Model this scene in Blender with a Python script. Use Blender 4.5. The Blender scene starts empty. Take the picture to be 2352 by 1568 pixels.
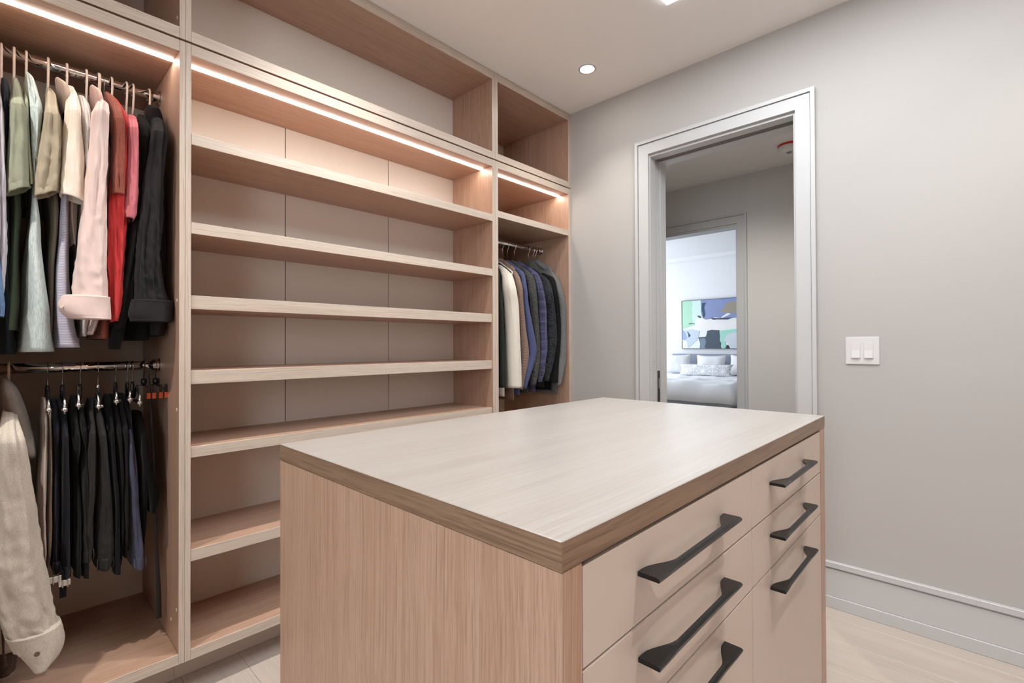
import bpy, bmesh, math, random
from mathutils import Vector, Matrix, noise
C = bpy.context.scene.collection
S = bpy.context.scene
# ------------------------------------------------------------------ camera
cam = bpy.data.objects.new('camera', bpy.data.cameras.new('camera')); C.objects.link(cam)
F = Vector((-0.68947787, 0.72425988, 0.00824014)); R_ = Vector((0.72425806, 0.68951881, -0.00375054)); U = Vector((0.00839809, -0.00338207, 0.99995902))
cam.matrix_world = Matrix(((R_.x, U.x, -F.x, 0), (R_.y, U.y, -F.y, 0), (R_.z, U.z, -F.z, 1.2), (0, 0, 0, 1)))
cam.data.sensor_width = 36.0; cam.data.lens = 36.0 * 1115.186 / 2352; cam.data.clip_start = .02
S.camera = cam
# ------------------------------------------------------------------ world, view
w = bpy.data.worlds.new('world'); S.world = w; w.use_nodes = True
wn = w.node_tree.nodes; wl = w.node_tree.links
sky = wn.new('ShaderNodeTexSky'); sky.sky_type = 'HOSEK_WILKIE'; sky.turbidity = 4; sky.sun_direction = (.3, -.5, .7)
wl.new(sky.outputs[0], wn['Background'].inputs[0]); wn['Background'].inputs[1].default_value = .8
S.view_settings.view_transform = 'Standard'; S.view_settings.look = 'None'; S.view_settings.gamma = 1
S.view_settings.use_curve_mapping = False; S.view_settings.exposure = 0.62
S.cycles.max_bounces = 10; S.cycles.diffuse_bounces = 6; S.cycles.glossy_bounces = 4
S.cycles.sample_clamp_indirect = 4; S.cycles.caustics_reflective = False; S.cycles.caustics_refractive = False
H = 2.752; D = 2.6314
def K(t):  # colour of a lamp
    return t
def lamp(name, kind, loc, energy, col, rot=(0, 0, 0), **kw):
    l = bpy.data.lights.new(name, kind); l.energy = energy; l.color = col
    for k, v in kw.items(): setattr(l, k, v)
    o = bpy.data.objects.new(name, l); C.objects.link(o); o.location = loc; o.rotation_euler = rot; return o
WARM = (1, .93, .85); COOL = (.90, .95, 1.0)
DOWN = [(-1.562, 2.262), (-1.562, .95), (-1.562, -.40), (.34, 2.12), (.34, .95), (.34, -.40)]
PW = {0: 19, 1: 48, 2: 84, 3: 18, 4: 42, 5: 10}
for i, (x, y) in enumerate(DOWN):
    lamp('downlight_beam', 'SPOT', (x, y, H - .02), PW[i], WARM, spot_size=math.radians(106), spot_blend=1.0, shadow_soft_size=.02)
for i, (x, y) in enumerate([(-1.5, 3.6), (-.2, 3.6)]):
    lamp('hall_beam', 'SPOT', (x, y, H - .03), 42, (1, .95, .9), spot_size=math.radians(150), spot_blend=.8, shadow_soft_size=.04)
lamp('closet_fill', 'AREA', (.35, -1.62, 1.55), 19, COOL, (math.radians(90), 0, 0), shape='RECTANGLE', size=1.1, size_y=1.3, spread=math.radians(150))  # added fill light behind the camera, no such source in view
lamp('bedroom_daylight', 'AREA', (-5.35, 6.6, 1.5), 68, (.85, .92, 1.0), (math.radians(90), 0, math.radians(-90)), shape='RECTANGLE', size=2.4, size_y=1.9)
# ------------------------------------------------------------------ materials
MATS = {}
def new_mat(name):
    m = bpy.data.materials.new(name); m.use_nodes = True
    nt = m.node_tree; return m, nt, nt.nodes, nt.links, nt.nodes['Principled BSDF']
def N(ns, t, **kw):
    n = ns.new(t)
    for k, v in kw.items():
        if isinstance(k, str) and k.startswith('i_'): n.inputs[k[2:]].default_value = v
        else: setattr(n, k, v)
    return n
def paint(name, col, rough=.6, spec=.3, bump=.02, var=.015):
    if name in MATS: return MATS[name]
    m, nt, ns, ls, b = new_mat(name)
    tc = N(ns, 'ShaderNodeTexCoord'); n1 = N(ns, 'ShaderNodeTexNoise'); n1.inputs['Scale'].default_value = 2.5
    n2 = N(ns, 'ShaderNodeTexNoise'); n2.inputs['Scale'].default_value = 260
    ls.new(tc.outputs['Object'], n1.inputs['Vector']); ls.new(tc.outputs['Object'], n2.inputs['Vector'])
    r = N(ns, 'ShaderNodeValToRGB'); r.color_ramp.elements[0].color = (*[c * (1 - var) for c in col], 1); r.color_ramp.elements[1].color = (*[min(1, c * (1 + var)) for c in col], 1)
    ls.new(n1.outputs['Fac'], r.inputs['Fac']); ls.new(r.outputs['Color'], b.inputs['Base Color'])
    bp = N(ns, 'ShaderNodeBump'); bp.inputs['Strength'].default_value = bump; bp.inputs['Distance'].default_value = .001
    ls.new(n2.outputs['Fac'], bp.inputs['Height']); ls.new(bp.outputs['Normal'], b.inputs['Normal'])
    b.inputs['Roughness'].default_value = rough; b.inputs['Specular IOR Level'].default_value = spec
    MATS[name] = m; return m
def plain(name, col, rough=.4, metal=0, spec=.5, emit=0, ecol=None):
    if name in MATS: return MATS[name]
    m, nt, ns, ls, b = new_mat(name)
    b.inputs['Base Color'].default_value = (*col, 1); b.inputs['Roughness'].default_value = rough; b.inputs['Metallic'].default_value = metal
    b.inputs['Specular IOR Level'].default_value = spec
    if emit:
        b.inputs['Emission Color'].default_value = (*(ecol or col), 1); b.inputs['Emission Strength'].default_value = emit
    else:
        tc = N(ns, 'ShaderNodeTexCoord'); n = N(ns, 'ShaderNodeTexNoise'); n.inputs['Scale'].default_value = 60
        ls.new(tc.outputs['Object'], n.inputs['Vector'])
        mr = N(ns, 'ShaderNodeMapRange'); mr.inputs[3].default_value = max(0.02, rough - .05); mr.inputs[4].default_value = rough + .05
        ls.new(n.outputs['Fac'], mr.inputs[0]); ls.new(mr.outputs[0], b.inputs['Roughness'])
    MATS[name] = m; return m
WOODC = ((.19, .100, .060), (.40, .242, .165), (.485, .322, .238))
LITC = ((.29, .22, .17), (.50, .41, .335), (.575, .495, .42))  # same oak made paler, standing in for strong light on front edges
TOPC = ((.185, .165, .150), (.315, .292, .270), (.38, .36, .34))
EDGEC = ((.085, .050, .028), (.19, .115, .070), (.26, .170, .11))
def wood(axis, rough=.42, cols=WOODC, tag='oak', fine=1.0, spec=.45, contrast=1.0, coat=.25):
    """straight grained oak veneer, grain running along the given axis (0,1,2)"""
    key = '%s_%s' % (tag, 'xyz'[axis])
    if key in MATS: return MATS[key]
    m, nt, ns, ls, b = new_mat(key)
    tc = N(ns, 'ShaderNodeTexCoord')
    warp = N(ns, 'ShaderNodeTexNoise'); warp.inputs['Scale'].default_value = 1.4; warp.inputs['Detail'].default_value = 2
    wm = N(ns, 'ShaderNodeVectorMath', operation='SCALE'); wm.inputs['Scale'].default_value = .03
    ls.new(tc.outputs['Object'], warp.inputs['Vector']); ls.new(warp.outputs['Color'], wm.inputs[0])
    add = N(ns, 'ShaderNodeVectorMath', operation='ADD'); ls.new(tc.outputs['Object'], add.inputs[0]); ls.new(wm.outputs[0], add.inputs[1])
    def stretched(a, l, detail, rough_=.6):
        mp = N(ns, 'ShaderNodeMapping'); sc = [a, a, a]; sc[axis] = l; mp.inputs['Scale'].default_value = sc
        ls.new(add.outputs[0], mp.inputs['Vector'])
        n = N(ns, 'ShaderNodeTexNoise'); n.inputs['Scale'].default_value = 1; n.inputs['Detail'].default_value = detail; n.inputs['Roughness'].default_value = rough_
        ls.new(mp.outputs[0], n.inputs['Vector']); return n
    broad = stretched(14, .5, 2); lines = stretched(190 * fine, 1.2, 3, .55); pores = stretched(420 * fine, 11, 2, .5)
    ra = N(ns, 'ShaderNodeValToRGB'); e = ra.color_ramp.elements
    e[0].position = .33; e[0].color = (*cols[0], 1); e[1].position = .68; e[1].color = (*cols[2], 1)
    k = e.new(.47); k.color = (*cols[1], 1)
    mx = N(ns, 'ShaderNodeMath', operation='MULTIPLY_ADD'); mx.inputs[1].default_value = .30; mx.inputs[2].default_value = .0
    ls.new(broad.outputs['Fac'], mx.inputs[0])
    m2 = N(ns, 'ShaderNodeMath', operation='MULTIPLY_ADD'); m2.inputs[1].default_value = .55 * contrast; ls.new(lines.outputs['Fac'], m2.inputs[0]); ls.new(mx.outputs[0], m2.inputs[2])
    m3 = N(ns, 'ShaderNodeMath', operation='MULTIPLY_ADD'); m3.inputs[1].default_value = .32 * contrast; ls.new(pores.outputs['Fac'], m3.inputs[0]); ls.new(m2.outputs[0], m3.inputs[2])
    m4 = N(ns, 'ShaderNodeMath', operation='ADD'); m4.inputs[1].default_value = .03 + (1 - contrast) * .43; ls.new(m3.outputs[0], m4.inputs[0])
    ls.new(m4.outputs[0], ra.inputs['Fac']); col = ra.outputs['Color']
    for (sa, sl, lo, hi, amt) in ((420 * fine, 1.1, .53, .68, .36 * contrast), (760 * fine, 14, .58, .70, .30 * contrast)):
        sn = stretched(sa, sl, 1, .4); mr = N(ns, 'ShaderNodeMapRange'); mr.inputs[1].default_value = lo; mr.inputs[2].default_value = hi; mr.inputs[4].default_value = amt
        ls.new(sn.outputs['Fac'], mr.inputs[0]); mx_ = N(ns, 'ShaderNodeMix', data_type='RGBA'); ls.new(mr.outputs[0], mx_.inputs[0]); ls.new(col, mx_.inputs[6]); mx_.inputs[7].default_value = (*cols[0], 1); col = mx_.outputs[2]
    ls.new(col, b.inputs['Base Color'])
    bp = N(ns, 'ShaderNodeBump'); bp.inputs['Strength'].default_value = .25; bp.inputs['Distance'].default_value = .0006
    ls.new(m3.outputs[0], bp.inputs['Height']); ls.new(bp.outputs['Normal'], b.inputs['Normal'])
    b.inputs['Roughness'].default_value = rough; b.inputs['Specular IOR Level'].default_value = spec
    b.inputs['Coat Weight'].default_value = coat; b.inputs['Coat Roughness'].default_value = .32
    MATS[key] = m; return m
def fabric(kind, col):
    if max(col) < .07: col = tuple(c * .62 for c in col)
    key = 'fabric_%s_%s' % (kind, '_'.join('%03d' % int(c * 999) for c in col))
    if key in MATS: return MATS[key]
    m, nt, ns, ls, b = new_mat(key)
    tc = N(ns, 'ShaderNodeTexCoord'); O = tc.outputs['Object']
    b.inputs['Roughness'].default_value = .9; b.inputs['Specular IOR Level'].default_value = .12
    b.inputs['Sheen Weight'].default_value = .12 if max(col) > .1 else .04; b.inputs['Sheen Roughness'].default_value = .5
    def noise_(scale, detail=3, vec=None, rough=.6):
        n = N(ns, 'ShaderNodeTexNoise'); n.inputs['Scale'].default_value = scale; n.inputs['Detail'].default_value = detail; n.inputs['Roughness'].default_value = rough
        ls.new(vec or O, n.inputs['Vector']); return n
    def mapped(s):
        mp = N(ns, 'ShaderNodeMapping'); mp.inputs['Scale'].default_value = s; ls.new(O, mp.inputs['Vector']); return mp.outputs[0]
    def ramp(fac, stops):
        r = N(ns, 'ShaderNodeValToRGB'); e = r.color_ramp.elements
        e[0].position, e[1].position = stops[0][0], stops[-1][0]
        e[0].color = (*stops[0][1], 1); e[1].color = (*stops[-1][1], 1)
        for p, c in stops[1:-1]:
            q = e.new(p); q.color = (*c, 1)
        ls.new(fac, r.inputs['Fac']); return r.outputs['Color']
    def wave(s, axis, dist=0.0):
        wv = N(ns, 'ShaderNodeTexWave', bands_direction='XYZ'[axis]); wv.inputs['Scale'].default_value = s; wv.inputs['Distortion'].default_value = dist
        ls.new(O, wv.inputs['Vector']); return wv.outputs['Fac']
    def mix(f, a, c):
        x = N(ns, 'ShaderNodeMix', data_type='RGBA')
        if isinstance(f, float): x.inputs[0].default_value = f
        else: ls.new(f, x.inputs[0])
        for sock, v in ((6, a), (7, c)):
            if isinstance(v, tuple): x.inputs[sock].default_value = (*v, 1)
            else: ls.new(v, x.inputs[sock])
        return x.outputs[2]
    def sc(f): return tuple(min(1, c * f) for c in col)
    grain = noise_(900, 2)
    base = ramp(grain.outputs['Fac'], [(.35, sc(.88)), (.65, sc(1.1))])
    bump_h, bump_s, bd = grain.outputs['Fac'], .25, .0006
    if kind == 'heather':
        base = ramp(noise_(1, 3, mapped((500, 500, 60))).outputs['Fac'], [(.35, sc(.80)), (.65, sc(1.22))])
    elif kind in ('crumple', 'crinkle', 'crease'):
        cr = noise_({'crumple': 15, 'crinkle': 26, 'crease': 10}[kind], 5, mapped((1, 1, .5)), .5); cr.noise_type = 'RIDGED_MULTIFRACTAL'; cr.normalize = True
        base = ramp(cr.outputs['Fac'], [(.3, sc(.90)), (.7, sc(1.07))]); bump_h, bump_s, bd = cr.outputs['Fac'], {'crumple': .8, 'crinkle': 1.0, 'crease': .7}[kind], .012
    elif kind == 'rib':
        wv = wave(70, 2, 1.0); base = ramp(wv, [(.2, sc(.72)), (.7, sc(1.1))]); bump_h, bump_s = wv, .6
    elif kind == 'pinstripe':
        wv = wave(62, 2, .3); base = ramp(wv, [(.45, sc(1.0)), (.6, (.62, .61, .68))])
    elif kind in ('denim', 'denimblack'):
        n = noise_(1, 3, mapped((700, 700, 300))); n2 = noise_(20, 4)
        f = ramp(n.outputs['Fac'], [(.35, sc(.55)), (.7, sc(1.7))]); g = ramp(n2.outputs['Fac'], [(.3, sc(.75)), (.72, sc(1.6))])
        base = mix(.5, f, g); n3 = noise_(14, 4, mapped((1, 1, .6)), .5); n3.noise_type = 'RIDGED_MULTIFRACTAL'; bump_h, bump_s, bd = n3.outputs['Fac'], .8, .012
    elif kind == 'linen':
        n = noise_(1, 2, mapped((200, 300, 900))); n3 = noise_(1, 2, mapped((200, 1100, 120)))
        f = ramp(n.outputs['Fac'], [(.3, sc(.66)), (.7, sc(1.3))]); g = ramp(n3.outputs['Fac'], [(.3, sc(.7)), (.7, sc(1.28))]); base = mix(.5, f, g); bump_h, bump_s, bd = n.outputs['Fac'], .5, .001
    elif kind in ('hound', 'tweed', 'tweedbw'):
        ch = N(ns, 'ShaderNodeTexChecker'); ch.inputs['Scale'].default_value = 120 if kind == 'hound' else 300
        nn = noise_(300 if kind != 'hound' else 150, 3); vec = N(ns, 'ShaderNodeVectorMath', operation='MULTIPLY_ADD'); vec.inputs[1].default_value = (.01,) * 3
        ls.new(nn.outputs['Color'], vec.inputs[0]); ls.new(O, vec.inputs[2]); ls.new(vec.outputs[0], ch.inputs['Vector'])
        lo, hi = {'hound': (.6, 1.7), 'tweed': (.6, 1.6), 'tweedbw': (.25, 5.0)}[kind]
        fl = ramp(noise_(420, 2).outputs['Fac'], [(.48, sc(lo)), (.62, sc(hi))])
        base = mix(.6 if kind == 'hound' else .85, mix(ch.outputs['Fac'], sc(lo), sc(hi)), fl)
    elif kind == 'plaid':
        def lines(axis, s, w0):
            sp = N(ns, 'ShaderNodeSeparateXYZ'); ls.new(O, sp.inputs[0]); mm = N(ns, 'ShaderNodeMath', operation='MULTIPLY'); mm.inputs[1].default_value = s; ls.new(sp.outputs[axis], mm.inputs[0])
            fr = N(ns, 'ShaderNodeMath', operation='FRACT'); ls.new(mm.outputs[0], fr.inputs[0]); lt = N(ns, 'ShaderNodeMath', operation='LESS_THAN'); lt.inputs[1].default_value = w0; ls.new(fr.outputs[0], lt.inputs[0]); return lt.outputs[0]
        m1 = N(ns, 'ShaderNodeMath', operation='MAXIMUM'); ls.new(lines(2, 16, .14), m1.inputs[0]); ls.new(lines(1, 22, .14), m1.inputs[1])
        base = mix(m1.outputs[0], mix(.5, base, mix(wave(6, 2), sc(.7), sc(1.3))), sc(1.55))
    elif kind == 'paisley':
        v = N(ns, 'ShaderNodeTexVoronoi'); v.inputs['Scale'].default_value = 80; ls.new(O, v.inputs['Vector'])
        base = ramp(v.outputs['Distance'], [(.15, sc(2.2)), (.32, sc(.5)), (.5, sc(1.3)), (.7, sc(.45))])
    elif kind == 'wool':
        n = noise_(500, 3); base = ramp(n.outputs['Fac'], [(.3, sc(.7)), (.7, sc(1.4))])
    if isinstance(base, tuple): b.inputs['Base Color'].default_value = (*base, 1)
    else: ls.new(base, b.inputs['Base Color'])
    bp = N(ns, 'ShaderNodeBump'); bp.inputs['Strength'].default_value = bump_s; bp.inputs['Distance'].default_value = bd
    ls.new(bump_h, bp.inputs['Height']); ls.new(bp.outputs['Normal'], b.inputs['Normal'])
    MATS[key] = m; return m
WALL = paint('wall_paint', (.445, .435, .42), .75, .2)
CEIL = paint('ceiling_paint', (.84, .83, .815), .8, .15)
TRIM = paint('trim_enamel', (.515, .525, .53), .38, .4, .005)
BLANK = paint('bedroom_paint', (.80, .81, .83), .8, .2)
TAUPE = paint('taupe_lacquer', (.59, .51, .45), .42, .4, .004, .01)
BACK = paint('back_panel_finish', (.70, .655, .60), .5, .35, .004, .02)
CHROME = plain('chrome', (.86, .86, .86), .07, 1.0)
STEEL = plain('satin_steel', (.6, .6, .6), .22, 1.0)
BLACKM = plain('black_bronze', (.012, .0115, .011), .34, .3, .45)
BLACKP = plain('black_plastic', (.012, .012, .012), .35)
PALE = paint('velvet_hanger', (.78, .67, .60), .8, .2)
DARKGAP = plain('dark_gap', (.03, .025, .02), .8)
# ------------------------------------------------------------------ object helpers
def root_loc(o):
    while o.parent: o = o.parent
    return o.location
def obj(name, bm, mat, parent=None, smooth=False, label=None, local=False):
    me = bpy.data.meshes.new(name)
    if parent is not None and not local:
        bmesh.ops.translate(bm, verts=bm.verts, vec=-Vector(root_loc(parent)))
    bmesh.ops.recalc_face_normals(bm, faces=bm.faces)
    bm.to_mesh(me); bm.free()
    for m in (mat if isinstance(mat, (list, tuple)) else [mat]): me.materials.append(m)
    if smooth:
        for p in me.polygons: p.use_smooth = True
    o = bpy.data.objects.new(name, me); C.objects.link(o)
    if parent is not None: o.parent = parent
    if label: o['label'] = label
    return o
def tag(o, label, cat, group=None):
    o['label'] = label; o['category'] = cat
    if group: o['group'] = group
    return o
def thing(name, label, cat, loc=(0, 0, 0), group=None):
    o = bpy.data.objects.new(name, None); C.objects.link(o); o.location = loc; o.empty_display_size = .05
    return tag(o, label, cat, group)
def struct(o): o['kind'] = 'structure'; return o
def BM(): return bmesh.new()
def box(x0, x1, y0, y1, z0, z1, bm=None, bev=0.0, seg=1):
    b2 = bmesh.new()
    M = Matrix.Translation(((x0 + x1) / 2, (y0 + y1) / 2, (z0 + z1) / 2)) @ Matrix.Diagonal((abs(x1 - x0), abs(y1 - y0), abs(z1 - z0), 1))
    bmesh.ops.create_cube(b2, size=1, matrix=M)
    if bev: bmesh.ops.bevel(b2, geom=b2.edges[:], offset=bev, segments=seg, affect='EDGES', clamp_overlap=True)
    if bm is None: return b2
    me = bpy.data.meshes.new('t'); b2.to_mesh(me); b2.free(); bm.from_mesh(me); bpy.data.meshes.remove(me); return bm
def loft(sections, closed=True, cap=True, bm=None):
    """sections: lists of equal length of points"""
    bm = bm or bmesh.new(); rows = [[bm.verts.new(p) for p in s] for s in sections]
    n = len(rows[0])
    for a, b in zip(rows, rows[1:]):
        for i in range(n if closed else n - 1):
            j = (i + 1) % n; bm.faces.new((a[i], a[j], b[j], b[i]))
    if cap and closed: bm.faces.new(rows[0]); bm.faces.new(rows[-1])
    return bm
def rod(p0, p1, r, n=16, bm=None):
    p0, p1 = Vector(p0), Vector(p1); d = (p1 - p0).normalized(); a = d.orthogonal().normalized(); c = d.cross(a)
    return loft([[p + (a * math.cos(t) + c * math.sin(t)) * r for t in [2 * math.pi * i / n for i in range(n)]] for p in (p0, p1)], bm=bm)
def sweep(pts, r, n=8, bm=None, flat=1.0, up=None):
    """tube along a polyline; r a number or a list"""
    P = [Vector(p) for p in pts]; secs = []
    prev = None
    for i, p in enumerate(P):
        d = (P[min(i + 1, len(P) - 1)] - P[max(i - 1, 0)]).normalized()
        if up is not None: a = Vector(up)
        elif prev is None: a = d.orthogonal().normalized()
        else: a = prev
        a = (a - d * a.dot(d)).normalized(); prev = a; c = d.cross(a)
        rr = r[i] if isinstance(r, (list, tuple)) else r
        secs.append([p + a * math.cos(t) * rr + c * math.sin(t) * rr * flat for t in [2 * math.pi * k / n for k in range(n)]])
    return loft(secs, bm=bm)
WY, WX, WZ = wood(1), wood(0), wood(2)
# ------------------------------------------------------------------ room shell
RX0, RX1, RY0 = -2.62, 1.35, -1.62
def wallbox(name, *a, mat=WALL): return struct(obj(name, box(*a), mat))
fl = struct(obj('floor', box(-5.6, 2.6, -1.8, 8.7, -.12, -.014), paint('subfloor', (.30, .24, .19), .8)))
PLANK = wood(0, .38, ((.36, .31, .265), (.46, .405, .355), (.51, .455, .405)), 'pale_plank', .55, .4, .75)
random.seed(4)
y = RY0; row = 0
pw = .1885
while y < 2.95:
    x = -2.62 - random.random() * 1.3; y1 = y + pw
    while x < RX1:
        x1 = x + 1.85
        a, b_ = max(x, RX0), min(x1, RX1)
        if b_ - a > .05:
            lim0, lim1 = (y, min(y1, 2.83))
            o = obj('plank', box(a + .0004, b_ - .0004, lim0 + .0004, lim1 - .0004, -.014, 0, bev=.0012), PLANK, fl)
        x = x1
    y = y1; row += 1
    if y > 2.8: break
wallbox('wall_left', RX0 - .1, RX0, RY0 - .1, D, 0, H)
wallbox('wall_right', RX1, RX1 + .1, RY0 - .1, D, 0, H, mat=WZ)
# unseen rear wall; its window opening is added to house the fill light
bm = box(RX0, -.25, RY0 - .12, RY0, 0, H); box(.95, RX1, RY0 - .12, RY0, 0, H, bm); box(-.25, .95, RY0 - .12, RY0, 0, .85, bm); box(-.25, .95, RY0 - .12, RY0, 2.25, H, bm)
struct(obj('wall_rear', bm, WALL))
bm = BM()
for a in ((-.25, -.19, .85, 2.25), (.89, .95, .85, 2.25), (.32, .38, .85, 2.25)): box(a[0], a[1], RY0 - .09, RY0 - .04, a[2], a[3], bm)
box(-.25, .95, RY0 - .09, RY0 - .04, .85, .91, bm); box(-.25, .95, RY0 - .09, RY0 - .04, 2.19, 2.25, bm)
added_win = struct(obj('added_window', bm, TRIM))  # unseen frame, added around the fill light
DXL, DXR, DZ, HY = -1.387, -.613, 2.319, 2.829
bm = box(RX0 - .1, DXL, D, HY, 0, H); box(DXR, RX1 + .1, D, HY, 0, H, bm); box(DXL, DXR, D, HY, DZ, H, bm)
struct(obj('wall_back', bm, WALL))
struct(obj('ceiling', box(-3.9, RX1 + .3, RY0 - .2, 4.9, H, H + .1), CEIL))
# baseboard of the back wall, right of the door: plinth, recess, cap
for (x0, x1) in ((-.527, RX1), (-1.93, -1.466)):
    bb = struct(obj('baseboard_back', box(x0, x1, D - .016, D, .052, .176, bev=.0015), TRIM))
    obj('shoe', box(x0, x1, D - .023, D, 0, .052, bev=.0015), TRIM, bb)
    obj('cap', box(x0, x1, D - .023, D, .183, .2085, bev=.002), TRIM, bb)
    obj('reveal', box(x0, x1, D - .010, D, .176, .183), TRIM, bb)
# door casing
cs = thing('trim_1', 'white flat door casing with a raised outer band around the open doorway', 'trim', (DXL, D, 0)); struct(cs)
del cs['label']; del cs['category']
OL, OR_, OT = -1.463, -.530, 2.405
def mitre(x0, x1, z1, wdt, y0, y1):
    """three mitred boards: left, right, head"""
    def pr(pts): return loft([[(px, y0, pz) for px, pz in pts], [(px, y1, pz) for px, pz in pts]])
    return (pr([(x0, 0), (x0 + wdt, 0), (x0 + wdt, z1 - wdt), (x0, z1)]), pr([(x1 - wdt, 0), (x1, 0), (x1, z1), (x1 - wdt, z1 - wdt)]), pr([(x0, z1), (x0 + wdt, z1 - wdt), (x1 - wdt, z1 - wdt), (x1, z1)]))
for b_ in mitre(OL + .021, OR_ - .021, OT - .021, .0615, D - .018, D): obj('casing_board', b_, TRIM, cs)
for b_ in mitre(OL, OR_, OT, .018, D - .026, D): obj('back_band', b_, TRIM, cs)
# jambs with the pocket door slot
jb = thing('door_1', '', '', (DXL, D, 0)); struct(jb); del jb['label']; del jb['category']
t = .022
def jamb(y0, y1, inset, name='jamb'):
    for a in ((DXL, DXL + inset, 0, DZ), (DXR - inset, DXR, 0, DZ)):
        if inset: obj(name, box(a[0], a[1], y0, y1, a[2], a[3], bev=.001), TRIM, jb)
    obj(name, box(DXL + inset, DXR - inset, y0, y1, DZ - inset, DZ, bev=.001), TRIM, jb)
JB = .012
jamb(D, D + .064, JB); jamb(D + .128, HY, JB)
dl = obj('door_leaf_edge', box(DXL - .001, DXL + .007, D + .079, D + .121, .01, DZ - .02), TRIM, jb)
obj('edge_pull', box(DXL + .006, DXL + .0095, D + .085, D + .113, .80, 1.045, bev=.001), BLACKP, dl)
obj('edge_latch', box(DXL + .009, DXL + .0115, D + .094, D + .104, .94, 1.0, bev=.001), STEEL, dl)
obj('door_track', box(DXL + .01, DXR - .01, D + .064, D + .128, DZ - .004, DZ + .001), plain('track_grey', (.17, .155, .14), .6), jb)
for zz in (1.105,):
    obj('screw_plug', rod((DXL + JB, D + .04, zz), (DXL + JB + .0015, D + .04, zz), .003, 10), STEEL, jb)
# hallway and bedroom shell
FY = 4.67; FT = .14
QL, QR, QZ = -2.62, -1.575, 2.305
bm = box(-3.9, QL, FY, FY + FT, 0, H); box(QR, RX1 + .3, FY, FY + FT, 0, H, bm); box(QL, QR, FY, FY + FT, QZ, H, bm)
HALLW = paint('hall_paint', (.60, .59, .575), .75, .2)
struct(obj('wall_hall', bm, HALLW))
wallbox('wall_hall_left', -3.9, -3.8, HY, FY, 0, H, mat=HALLW); wallbox('wall_hall_right', RX1 + .2, RX1 + .3, HY, FY, 0, H, mat=HALLW)
cs2 = thing('trim_2', '', '', (QR, FY, 0)); struct(cs2); del cs2['label']; del cs2['category']
for b_ in mitre(QL - .068, QR + .068, QZ + .08, .068, FY - .016, FY): obj('casing_board', b_, TRIM, cs2)
for b_ in mitre(QL - .088, QR + .088, QZ + .10, .018, FY - .024, FY): obj('back_band', b_, TRIM, cs2)
for a in ((QL, QL + .012, 0, QZ), (QR - .012, QR, 0, QZ), (QL + .012, QR - .012, QZ - .012, QZ)): obj('jamb', box(a[0], a[1], FY, FY + FT, a[2], a[3]), TRIM, cs2)
BY0, BY = FY + FT, 8.43
wallbox('wall_bed', -5.6, 1.2, BY, BY + .1, 0, H, mat=BLANK)
bm = box(-5.6, -5.5, BY0, 5.3, 0, H); box(-5.6, -5.5, 7.9, BY, 0, H, bm); box(-5.6, -5.5, 5.3, 7.9, 0, .45, bm); box(-5.6, -5.5, 5.3, 7.9, 2.5, H, bm)
struct(obj('wall_bedroom_left', bm, BLANK))
bm = BM()
for a in (5.3, 6.57, 7.84): box(-5.58, -5.53, a, a + .06, .45, 2.5, bm)
for a in (.45, 2.44): box(-5.58, -5.53, 5.3, 7.9, a, a + .06, bm)
struct(obj('window_2', bm, TRIM))
wallbox('wall_bedroom_right', 1.1, 1.2, BY0, BY, 0, H, mat=BLANK)
wallbox('ceiling_bedroom', -5.6, 1.2, BY0, BY + .1, H, H + .1, mat=BLANK)
struct(obj('trim_3', loft([[(x, BY - .09, H), (x, BY, H), (x, BY, H - .03), (x, BY - .02, H - .055), (x, BY - .07, H - .02)] for x in (-5.5, 1.1)]), BLANK))
# ------------------------------------------------------------------ closet units
XF = -1.955
T1L, T1M, T1R = .4150, .4320, .4490
T2L, T2M, T2R = 1.8990, 1.9212, 1.9434
TEL, TER = 2.6060, 2.6305
XB, XC = -2.575, -2.315      # backs: deep bays, shallow centre bay
E = .0006
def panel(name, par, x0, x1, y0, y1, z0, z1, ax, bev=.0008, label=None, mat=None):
    o = obj(name, box(x0, x1, y0, y1, z0, z1, bev=bev), [mat or (WX, WY, WZ)[ax]] + ([] if mat else [wood(ax, .42, LITC, 'oak_lit_front')]), par, label=label)
    if not mat and abs(x1 - XF) < .01:      # front edges take the paler oak, bright light put into its colour
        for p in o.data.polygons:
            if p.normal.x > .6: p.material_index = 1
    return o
def back_panels(par, x, ys, z0, z1):
    for a, b_ in zip(ys, ys[1:]):
        obj('back_panel', box(x - .012, x, a + (.0022 if a != ys[0] else 0), b_ - (.0022 if b_ != ys[-1] else 0), z0, z1, bev=.0008), BACK, par)
    if len(ys) > 2: obj('backing_strip', box(x - .016, x - .0122, ys[0], ys[-1], z0, z1), DARKGAP, par)
UZ0, UZ1, UT, UTT = 2.2545, 2.2927, 2.703, 2.7425     # upper boxes
LZT, LZB = 2.2475, 2.2085                             # lower units' top board
BB, BT = .1265, .1623
def carcass(label, y0, y1, t0, t1, xb, z0, z1, zb, zt, seams=(), name='closet_cabinet', group=None):
    c = thing(name, label, 'cabinet', ((XF + xb) / 2, (y0 + y1) / 2, z0), group)
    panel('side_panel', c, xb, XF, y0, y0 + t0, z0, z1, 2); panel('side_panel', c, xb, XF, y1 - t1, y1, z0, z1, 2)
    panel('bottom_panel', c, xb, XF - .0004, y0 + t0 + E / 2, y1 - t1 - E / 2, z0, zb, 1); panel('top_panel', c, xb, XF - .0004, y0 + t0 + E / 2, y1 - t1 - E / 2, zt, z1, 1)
    back_panels(c, xb + .014, [y0 + t0] + list(seams) + [y1 - t1], zb, zt)
    return c
LY0 = -.062
ul = carcass('open oak overhead box above the shirts, top left', LY0, T1M - E, .017, T1M - T1L, XB, UZ0, UTT, UZ1, UT, name='overhead_cabinet')
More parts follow.
